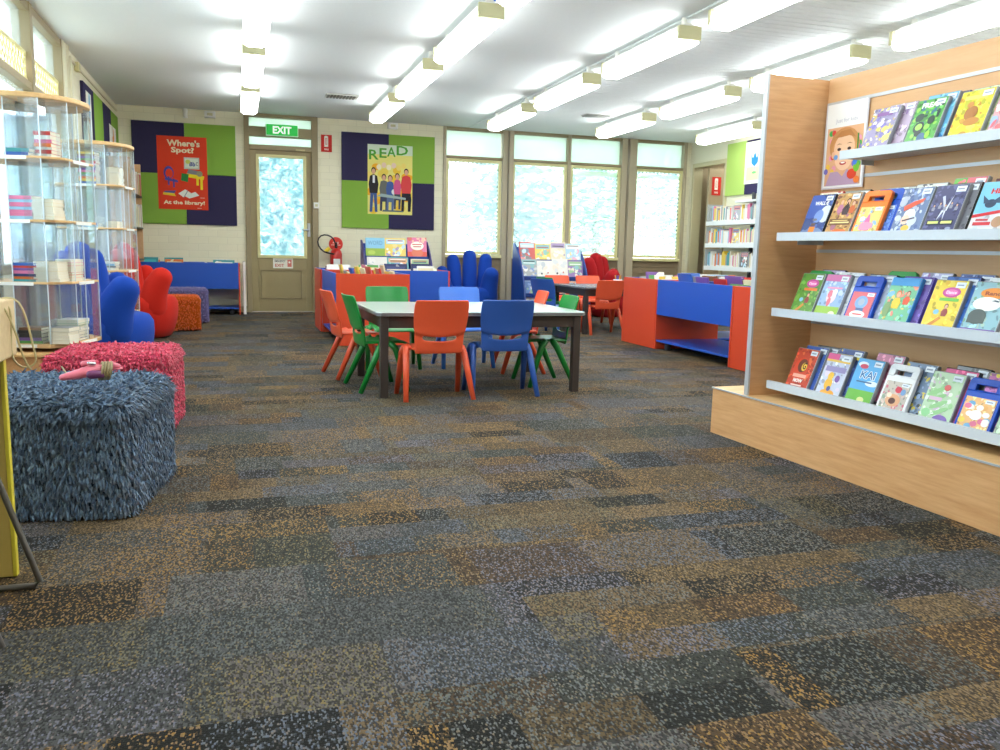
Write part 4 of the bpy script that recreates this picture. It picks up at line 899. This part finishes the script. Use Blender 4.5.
def fig(p, u, v, s, body, skin=(226,176,146), hair=(70,44,30), legs=None):
    """small generic figure"""
    if legs: p.poly([(u-s*.5,v-s*.9),(u-s*.1,v-s*.9),(u,v-s*.2),(u+s*.15,v-s*.9),(u+s*.5,v-s*.9),(u+s*.45,v),(u-s*.45,v)], legs)
    p.poly([(u-s*.45,v-s*.2),(u+s*.45,v-s*.2),(u+s*.6,v+s*.3),(u+s*.3,v+s*.65),(u-s*.3,v+s*.65),(u-s*.6,v+s*.3)], body)
    p.ell(u, v+s*.95, s*.36, s*.3, hair, 12).ell(u, v+s*.9, s*.28, s*.24, skin, 12)
def rating(p, c=(60,170,80)): p.rect(.03,.02,.14,.09,c).rect(.15,.02,.27,.09,(236,240,236))
def sticker(p): p.rect(.66,.86,.96,.97,(226,234,244)).rect(.7,.9,.9,.93,(150,160,180))
def A(bg, pal, seed, extra=None, n=10, st=True, rt=True, u=(.1,.9), v=(.1,.75), big=.17):
    def f(p):
        r = random.Random(seed); p.rect(0,0,1,1,bg); blobs(p, r, pal+[tuple(min(255,int(q*1.15+18)) for q in bg), tuple(int(q*.8) for q in bg)], int(n*4)+34, (0,1), (0,1), big*.42); blobs(p, r, pal, n//2, u, v, big*.8)
        if extra: extra(p)
        if rt: rating(p)
        if st: sticker(p)
    return f
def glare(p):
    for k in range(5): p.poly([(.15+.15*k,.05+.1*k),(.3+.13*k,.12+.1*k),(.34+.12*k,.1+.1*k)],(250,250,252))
def e_wall(p):
    p.ell(.2,.75,.5,.3,(70,100,180)).ell(.85,.55,.25,.2,(210,220,235)).ell(.6,.5,.2,.15,(120,150,210)); p.text('WALL·E',.22,.76,.84,.85,(244,246,250),.04); p.ell(.5,.12,.5,.12,(120,140,180)).ell(.2,.3,.16,.12,(70,90,140)).rect(.36,.1,.62,.26,(226,130,40)).rect(.4,.28,.58,.34,(110,90,80)).ell(.49,.42,.1,.03,(120,120,130))
def e_music(p):
    fig(p,.32,.6,.22,(190,120,150),hair=(200,140,70)); fig(p,.58,.56,.26,(70,44,50),hair=(30,20,20)); fig(p,.82,.58,.2,(200,100,50),hair=(120,70,40)); p.rect(.05,.28,.95,.42,(120,84,50)).text('A',.5,.62,.66,.8,(40,24,20),.04).rect(.1,.32,.9,.35,(236,214,150)).rect(.18,.37,.82,.39,(220,190,120)).ell(.6,.14,.3,.05,(230,120,60))
def e_castle(p): p.poly([(.3,.2),(.4,.55),(.5,.8),(.6,.55),(.7,.2)],(226,110,160)).ell(.5,.35,.3,.14,(236,150,180)).ell(.25,.6,.12,.08,(250,236,240)).rect(.1,.06,.9,.16,(250,230,240)).rect(.2,.08,.8,.12,(214,90,150))
def e_x(p): 
    p.poly([(.35,.3),(.42,.5),(.5,.56),(.58,.5),(.66,.8),(.56,.56),(.54,.3),(.5,.5)],(214,220,236)).poly([(.3,.78),(.46,.56),(.5,.6),(.38,.8)],(200,206,226))
    for k in range(5): fig(p,.14+.18*k,.52+.04*(k%2),.09,(150,150,170),hair=(60,60,80))
    p.rect(.08,.22,.92,.32,(40,44,70)).rect(.12,.25,.46,.3,(214,220,130)).rect(.54,.25,.88,.3,(214,220,130)); rr=random.Random(4); [p.ell(rr.uniform(.1,.9),rr.uniform(.05,.18),.09,.03,(150,160,190),10) for _ in range(6)]
def e_slam(p): p.poly([(.2,.62),(.5,.72),(.85,.78),(.8,.7),(.5,.6),(.25,.52)],(224,90,60)).ell(.5,.45,.2,.12,(226,230,240)).ell(.4,.35,.14,.1,(236,200,180)).ell(.65,.32,.16,.1,(200,210,230)).poly([(.3,.34),(.7,.4),(.72,.37),(.32,.31)],(60,40,60)).ell(.5,.18,.14,.06,(236,190,80))
def e_dragon(p): p.rect(0,.42,1,1,(120,190,226)).poly([(0,.34),(1,.44),(1,.5),(0,.4)],(204,40,50)).text('HERO',.3,.78,.95,.88,(206,40,40),.05).ell(.4,.6,.16,.08,(40,60,90)).poly([(.4,.62),(.7,.78),(.66,.6)],(50,70,100)).poly([(.4,.62),(.12,.76),(.2,.6)],(50,70,100)).rect(.1,.2,.6,.26,(206,50,60)).rect(.15,.28,.5,.32,(190,70,80)).ell(.78,.26,.16,.1,(180,140,110)).rect(.4,.05,.9,.11,(120,150,200))
def e_farm(p): fig(p,.55,.5,.26,(214,110,160),hair=(236,200,90)); p.rect(0,.86,1,1,(110,170,210))
def e_green(p): p.text('FREAK',.2,.82,.9,.93,(236,250,230),.05); p.ell(.35,.42,.18,.12,(40,60,60)).ell(.35,.43,.12,.07,(160,220,90)).ell(.7,.55,.12,.09,(30,60,50)).ell(.55,.2,.14,.1,(60,100,140)).ell(.75,.25,.08,.08,(150,220,70))
def e_yel(p): p.ell(.5,.55,.2,.14,(170,110,50)).ell(.4,.72,.1,.06,(200,140,70)).ell(.6,.38,.24,.08,(190,130,60)).rect(.15,.82,.85,.9,(240,226,110))
def e_dance(bgc): 
    def f(p): p.ell(.6,.77,.28,.1,(196,70,150)).ell(.6,.77,.2,.06,(226,110,180)).text('Dance',.44,.74,.76,.8,(250,220,240),.03); fig(p,.6,.34,.17,(150,60,60),hair=(60,30,20)); p.poly([(.12,.08),(.5,.3),(.56,.26),(.25,.06)],(214,140,60)); p.ell(.34,.38,.09,.05,(130,190,220)).rect(.3,.6,.9,.66,(236,120,60) if bgc else (110,190,80))
    return f
def e_pony(p): p.rect(0,0,1,.28,(150,190,70)).ell(.5,.5,.2,.16,(240,210,220)).ell(.42,.56,.1,.09,(226,120,140)).ell(.6,.6,.1,.08,(250,240,246)).ell(.46,.38,.08,.1,(226,110,130)).rect(.2,.68,.85,.72,(230,150,190)).rect(0,.85,1,1,(210,110,170)).ell(.75,.12,.14,.06,(230,220,200))
def e_bus(p): p.rect(0,0,1,1,(226,110,120)).ell(.5,.65,.28,.22,(130,170,220)).ell(.5,.66,.14,.12,(170,180,200)).rect(.35,.3,.7,.46,(90,110,160)).ell(.5,.24,.34,.13,(250,246,246)).rect(.3,.22,.7,.27,(220,80,80)).ell(.12,.1,.09,.06,(90,190,90))
def e_doc(p): fig(p,.42,.42,.26,(240,200,60),hair=(226,110,60)); fig(p,.75,.5,.2,(226,90,60),hair=(90,50,40)); p.rect(0,.0,1,.12,(60,150,214)).rect(.0,.84,1,1,(60,150,214)).ell(.16,.34,.12,.16,(130,160,110))
def e_farm2(p): p.ell(.62,.8,.4,.1,(230,140,40)).text('Ranch',.35,.76,.9,.83,(150,60,30),.04).ell(.5,.6,.4,.13,(236,238,236)).ell(.35,.36,.26,.14,(70,84,84)).rect(.1,.24,.6,.34,(70,84,84)).rect(0,0,1,.14,(120,84,170)).rect(.15,.04,.85,.1,(226,210,110)).poly([(.6,.66),(.8,.64),(.85,.66),(.7,.68)],(50,70,90))
def e_wig(p): p.ell(.45,.5,.34,.3,(214,70,40)).ell(.5,.6,.22,.16,(110,50,30)).ell(.58,.58,.12,.1,(236,190,60)).text('G',.5,.52,.66,.68,(60,30,20),.03).rect(.2,.32,.82,.4,(236,170,150)).text('NOW',.3,.2,.72,.29,(250,246,240),.05).rect(.25,.12,.75,.15,(240,220,210))
def e_teddy(p): p.rect(.1,.6,.95,.72,(150,140,190)).ell(.42,.32,.16,.14,(236,180,60)).ell(.42,.5,.12,.09,(240,190,70)).ell(.5,.12,.3,.08,(240,170,60)).ell(.72,.46,.1,.08,(130,90,170)).ell(.5,.22,.08,.06,(90,100,160)).rect(0,.82,1,.87,(240,200,90)).rect(0,.87,.5,1,(226,90,150))
def e_kai(p): p.rect(0,0,1,.34,(110,180,70)).rect(0,.34,1,1,(90,170,226)).ell(.25,.88,.2,.06,(230,240,248)).ell(.8,.5,.25,.06,(220,236,246)).text('KAI',.26,.58,.86,.76,(250,252,252),.06).text('KAI',.28,.59,.84,.75,(50,110,170),.02).rect(.2,.5,.8,.53,(60,100,150)).ell(.3,.84,.16,.05,(220,80,110)).ell(.6,.14,.14,.06,(220,220,150))
def e_dinner(p): p.ell(.5,.4,.3,.2,(226,170,130)).ell(.48,.38,.14,.1,(90,50,40)).ell(.6,.75,.14,.1,(210,60,80)).ell(.3,.55,.1,.08,(240,220,200)).ell(.8,.7,.1,.1,(120,160,210)).ell(.1,.1,.1,.06,(90,190,90)); 
def e_fairy(p): 
    for k in range(4): p.ell(.3+.1*k,.62-.12*k,.28,.05,(150,200,140),14,.5)
    p.rect(.15,.45,.55,.52,(226,190,214)).ell(.6,.72,.1,.06,(210,90,90)).ell(.7,.1,.24,.1,(130,100,180)).ell(.2,.2,.14,.08,(150,210,150)); glare(p)
def e_party(p): 
    rr=random.Random(77); [p.ell(rr.uniform(.1,.9),rr.uniform(.1,.85),.12,.08,rr.choice([(236,180,110),(226,120,150),(120,180,220),(240,214,90),(250,246,240)]),12) for _ in range(16)]; p.ell(.5,.5,.2,.14,(246,250,252))
D_ = disc
# top row
TH_ = .02
D_(0,3.33,'purple and yellow patterned disc case, first on the top shelf','flat','clear',A((150,140,180),[(230,220,120),(120,110,190),(236,230,240),(210,190,90)],1,lambda p: p.rect(.2,.82,.8,.9,(130,80,150)),14))
D_(0,3.27,'grey disc case leaning behind first case on the top shelf','flat','clear',A((190,170,196),[(226,214,230),(150,120,170)],2,None,8),.035,.012)
D_(0,3.07,'green and black monster disc case with white title on the top shelf','flat','clear',A((90,170,80),[(40,70,60),(150,220,90),(60,110,140),(30,50,50)],3,e_green,14))
D_(0,3.045,'pale blue topped disc case behind the green monster one','flat','clear',A((110,180,220),[(200,224,240),(60,130,190)],4,None,6),.03,.02)
D_(0,3.02,'dark edged disc case, rearmost behind the green monster one','flat','navy',A((90,90,110),[(60,60,80)],5,None,4),.058,.02)
D_(0,2.84,'yellow disc case with brown animals on the top shelf','flat','clear',A((220,208,60),[(236,226,100),(190,190,60),(200,150,60)],6,e_yel,10))
D_(0,2.815,'pale green edged disc case behind the yellow one on the top shelf','flat','clear',A((200,214,160),[(230,236,200)],7,None,5),.03,.012)
D_(0,2.65,'pink and blue disc case, last on the top shelf','flat','clear',A((214,160,170),[(150,180,220),(226,110,120),(240,230,226)],8,None,12))
# second row
D_(1,3.70,'navy robot film disc case, first on the second shelf','flat','black',A((60,80,140),[(90,120,190),(50,60,110)],10,e_wall,6,True,True,(.1,.9),(.4,.75)))
D_(1,3.685,'red edged disc case behind the navy robot one','flat','red',A((230,220,200),[(200,60,60)],11,None,4),.028,.014)
D_(1,3.515,'brown and gold disc case of three singers on the second shelf','flat','clear',A((196,150,90),[(226,180,100),(130,80,60),(170,110,130)],12,e_music,10))
D_(1,3.50,'grey disc case behind the singers one','flat','black',A((150,150,140),[(190,190,180)],13,None,4),.028,.012)
D_(1,3.33,'orange handled disc case with pink castle picture','handle','orange',A((236,206,120),[(140,180,230),(190,170,220)],14,e_castle,6))
D_(1,3.285,'blue handled disc case directly behind the orange one','handle','blue',A((90,130,210),[(60,90,180)],15,None,4),.028,.006)
D_(1,3.25,'grey and black disc case behind the blue handled one','flat','clear',A((190,196,186),[(150,160,150)],16,None,4),.056,.012)
D_(1,3.2,'black disc case, rearmost behind the orange handled one','flat','black',A((60,60,60),[(40,40,44)],17,None,3),.082,.016)
D_(1,3.085,'blue and red fantasy disc case on the second shelf','flat','clear',A((110,130,170),[(180,190,210),(200,210,226),(90,110,160)],18,e_slam,12))
D_(1,3.05,'white labelled disc case behind the blue and red fantasy one','flat','clear',A((200,204,200),[(230,226,226),(90,90,90)],19,None,6),.03,.016)
D_(1,2.905,'dark purple team film disc case on the second shelf','flat','clear',A((74,76,118),[(100,104,150),(60,60,96)],20,e_x,8))
D_(1,2.86,'green and pink topped disc case behind the dark purple one','flat','clear',A((110,180,80),[(226,120,130),(226,110,120)],21,lambda p: p.rect(.4,.8,1,1,(214,110,120)),4),.045,.03)
D_(1,2.87,'black edged disc case between the dark purple and green ones','flat','black',A((120,120,130),[(90,90,100)],22,None,4),.024,.006)
D_(1,2.67,'red and pale blue flying adventure disc case on the second shelf','flat','clear',A((216,214,220),[(200,210,226)],23,e_dragon,4,False,False)) 
D_(1,2.645,'black disc case behind the flying adventure one','flat','black',A((90,40,50),[(140,50,60)],24,None,4),.03,.014)
# third row
D_(2,3.735,'green and orange dance disc case, first on the third shelf','flat','clear',A((96,150,60),[(120,170,70),(80,140,60)],30,e_dance(True),6))
D_(2,3.72,'green handled disc case behind the dance one','handle','green',A((70,150,80),[(60,130,70)],31,None,3),.026,.014)
D_(2,3.66,'navy disc case behind the green handled one','flat','navy',A((190,180,214),[(214,120,160)],32,None,4),.054,.02)
D_(2,3.55,'pale blue pony disc case with green field on the third shelf','flat','clear',A((150,180,220),[(200,216,236),(130,160,210)],33,e_pony,6))
D_(2,3.50,'white edged disc case behind the pony one','flat','white',A((220,224,230),[(200,206,216)],34,None,3),.028,.012)
D_(2,3.335,'royal blue handled disc case with pink picture on the third shelf','handle','blue',A((226,120,140),[(150,180,220)],35,e_bus,4,True,False))
D_(2,3.29,'black disc case behind the royal blue handled one','flat','black',A((160,170,190),[(120,130,150)],36,None,3),.028,.008)
D_(2,3.2,'green handled disc case behind the royal blue handled group','handle','green',A((70,150,80),[(60,130,70)],37,None,3),.056,.026)
D_(2,3.11,'sky blue disc case with two cartoon children on the third shelf','flat','sky',A((120,190,150),[(240,214,120),(130,190,230),(240,150,130)],38,e_doc,8,False,True))
D_(2,3.07,'purple disc case behind the sky blue one','flat','purple',A((110,90,170),[(90,70,150)],39,None,3),.026,.006)
D_(2,3.0,'pale lavender disc case, rearmost behind the sky blue one','flat','clear',A((190,190,226),[(170,120,180)],40,None,4),.056,.026)
D_(2,2.86,'yellow and purple dance disc case on the third shelf','flat','clear',A((236,206,70),[(240,220,100),(230,190,60)],41,e_dance(False),6))
D_(2,2.83,'navy disc case behind the yellow dance one','flat','navy',A((60,110,190),[(40,80,160)],42,None,3),.026,.014)
D_(2,2.79,'blue topped disc case, rearmost behind the yellow dance one','flat','clear',A((80,100,160),[(150,170,214)],43,None,4),.056,.026)
D_(2,2.655,'ranch cartoon disc case with purple band, last on the third shelf','flat','clear',A((140,186,200),[(170,200,190),(120,160,130)],44,e_farm2,5,False,False))
D_(2,2.62,'white topped disc case behind the ranch cartoon one','flat','white',A((226,232,236),[(190,210,230)],45,None,3),.028,.016)
# fourth row
D_(3,3.74,'red and orange music disc case, first on the lowest shelf','flat','clear',A((200,70,44),[(226,110,60),(170,50,36)],50,e_wig,8))
D_(3,3.71,'grey disc case with blue top behind the red music one','flat','clear',A((60,90,170),[(90,100,130)],51,None,4),.028,.014)
D_(3,3.66,'dark grey disc case, rearmost behind the red music one','flat','black',A((110,114,120),[(80,84,90)],52,None,4),.054,.02)
D_(3,3.505,'lavender disc case with yellow teddy on the lowest shelf','flat','clear',A((200,206,226),[(180,190,220),(220,210,230)],53,e_teddy,6))
D_(3,3.47,'blue and yellow topped disc case behind the teddy one','flat','clear',A((70,90,150),[(240,214,80)],54,lambda p: p.rect(0,.8,1,.88,(236,210,80)),3),.034,.026)
D_(3,3.295,'sky and meadow disc case with large blue title on the lowest shelf','flat','clear',A((100,180,226),[(110,180,226)],55,e_kai,2))
D_(3,3.23,'pink topped disc case behind the meadow one','flat','clear',A((214,140,170),[(226,180,200)],56,None,5),.05,.03)
D_(3,3.09,'white handled disc case on the lowest shelf','handle','white',A((200,190,180),[(226,200,190),(150,170,150),(214,120,140)],57,e_dinner,10,True,False))
D_(3,3.03,'grey and blue disc case behind the white handled one','flat','clear',A((120,140,170),[(60,70,80),(220,200,80)],58,None,8),.036,.014)
D_(3,2.845,'green and white glossy fairy disc case on the lowest shelf','flat','clear',A((190,216,184),[(160,206,150),(230,236,230),(214,190,210)],59,e_fairy,8,True,False))
D_(3,2.81,'pink topped disc case behind the fairy one','flat','black',A((214,90,140),[(226,130,80)],60,None,4),.028,.016)
D_(3,2.78,'grey topped disc case, rearmost behind the fairy one','flat','black',A((150,154,160),[(120,120,126)],61,None,4),.056,.03)
D_(3,2.655,'blue handled disc case with party picture on the lowest shelf','handle','blue',A((240,190,130),[(250,230,200)],62,e_party,3,True,False))
D_(3,2.6,'purple and yellow topped disc case behind the blue handled party one','flat','clear',A((190,110,170),[(226,210,70),(60,60,80)],63,None,6),.034,.024)
D_(3,2.475,'pale green disc case, last on the lowest shelf','flat','clear',A((180,206,180),[(210,226,200),(150,190,170)],64,None,7,False))
# ------------------------------------------------------------------ near left: bead box + leg + metal rod
t = empty('wooden_toy_table', (-.95,2.72,0)); tag(t, 'pale wooden box topped toy table at left edge of view', 'table')
MB().box(-.4,.335,-.45,-.0,.67,.835).build('wooden_box', wood('light_maple', (220,192,146), (234,208,164), 'X', .5), t, bev=.006)
MUST = mat('mustard_panel', (206,178,96), .5)
MB().box(-.4,.29,-.012,.012,.004,.67).build('leg_panel', MUST, t, bev=.002)
MB().box(.29,.301,-.014,.013,.004,.67).build('panel_edging', mat('lemon_edging', (230,212,70), .4), t, bev=.002)
MB().box(-.4,-.22,-.43,-.41,.004,.67).build('leg_panel', MUST, t, bev=.002)
WR = mat('beige_wire', (206,190,140), .35)
def wire(pts, nm='bead_wire'):
    MB().limb(pts, .0032, 8).build(nm, WR, t, smooth=True, sub=1)
for pts in ([(-.64,2.66,.835),(-.60,2.66,.842),(-.58,2.66,.81),(-.568,2.66,.75),(-.56,2.66,.69),(-.553,2.66,.665),(-.56,2.66,.645),(-.59,2.66,.635),(-.615,2.66,.66),(-.618,2.66,.7),(-.612,2.66,.76),(-.61,2.655,.81),(-.63,2.65,.835)],
            [(-.66,2.6,.835),(-.62,2.6,.835),(-.605,2.62,.78),(-.598,2.64,.74),(-.59,2.65,.69),(-.58,2.655,.65),(-.567,2.66,.63)]):
    wire([(x+.95, y-2.72, z) for x, y, z in pts])
t = empty('sled_base_chair', (-.56,2.6,0)); tag(t, 'chair with bent grey metal rod legs at lower left edge', 'chair')
ROD = mat('grey_metal_rod', (120,116,112), .35, metal=.6)
for y in (0,-.42):
    MB().limb([(-.14,y,.485),(-.1,y,.34),(-.05,y,.17),(-.006,y,.022),(-.02,y,.011),(-.08,y,.011),(-.5,y,.011),(-.52,y,.03),(-.5,y,.2),(-.5,y,.485)], .0085, 10).build('sled_leg', ROD, t, smooth=True)
MB().box(-.56,-.16,-.44,.02,.485,.515).build('seat', mat('dark_seat', (60,60,70), .6), t, bev=.01)
MB().box(-.58,-.55,-.42,.0,.5,.66).build('backrest', mat('dark_seat', (60,60,70), .6), t, bev=.01)
# ------------------------------------------------------------------ world, sun, camera
w = bpy.data.worlds.new('World'); sc.world = w; w.use_nodes = True
bg = w.node_tree.nodes['Background']; bg.inputs[0].default_value = (*lin((236,246,255)),1); bg.inputs[1].default_value = 5.2
sun = bpy.data.lights.new('sun', 'SUN'); sun.energy = 7.0; sun.angle = R(2); so = bpy.data.objects.new('sun', sun); COL.objects.link(so)
so.rotation_euler = Vector((-.35,.75,-.9)).to_track_quat('-Z','Y').to_euler()
f, rx, ry, rz = 839.27, .1473, -.0227, .3036
cy_, sy_ = math.cos(rz), math.sin(rz); cp, sp_ = math.cos(rx), math.sin(rx)
fw = Vector((sy_*cp, cy_*cp, -sp_)); rt = Vector((cy_,-sy_,0)); up = rt.cross(fw)
r2 = rt*math.cos(ry) - up*math.sin(ry); u2 = up*math.cos(ry) + rt*math.sin(ry)
cam = bpy.data.cameras.new('camera'); cam.sensor_width = 36; cam.lens = f*36/1000; cam.clip_start = .02
co = bpy.data.objects.new('camera', cam); COL.objects.link(co)
co.matrix_world = Matrix(((r2.x,u2.x,-fw.x,0),(r2.y,u2.y,-fw.y,0),(r2.z,u2.z,-fw.z,1.0),(0,0,0,1)))
sc.camera = co
sc.view_settings.view_transform = 'Standard'; sc.view_settings.look = 'None'; sc.view_settings.gamma = 1; sc.view_settings.use_curve_mapping = False
sc.view_settings.exposure = 0.42
sc.cycles.use_denoising = True; sc.cycles.transparent_max_bounces = 24; sc.cycles.max_bounces = 8; sc.cycles.sample_clamp_indirect = 6
dup = [k for k, v in LABELS.items() if len(v) > 1]
print('objects', len(bpy.data.objects), 'top', sum(1 for o in COL.objects if not o.parent), 'duplicate labels', len(dup), dup[:10])
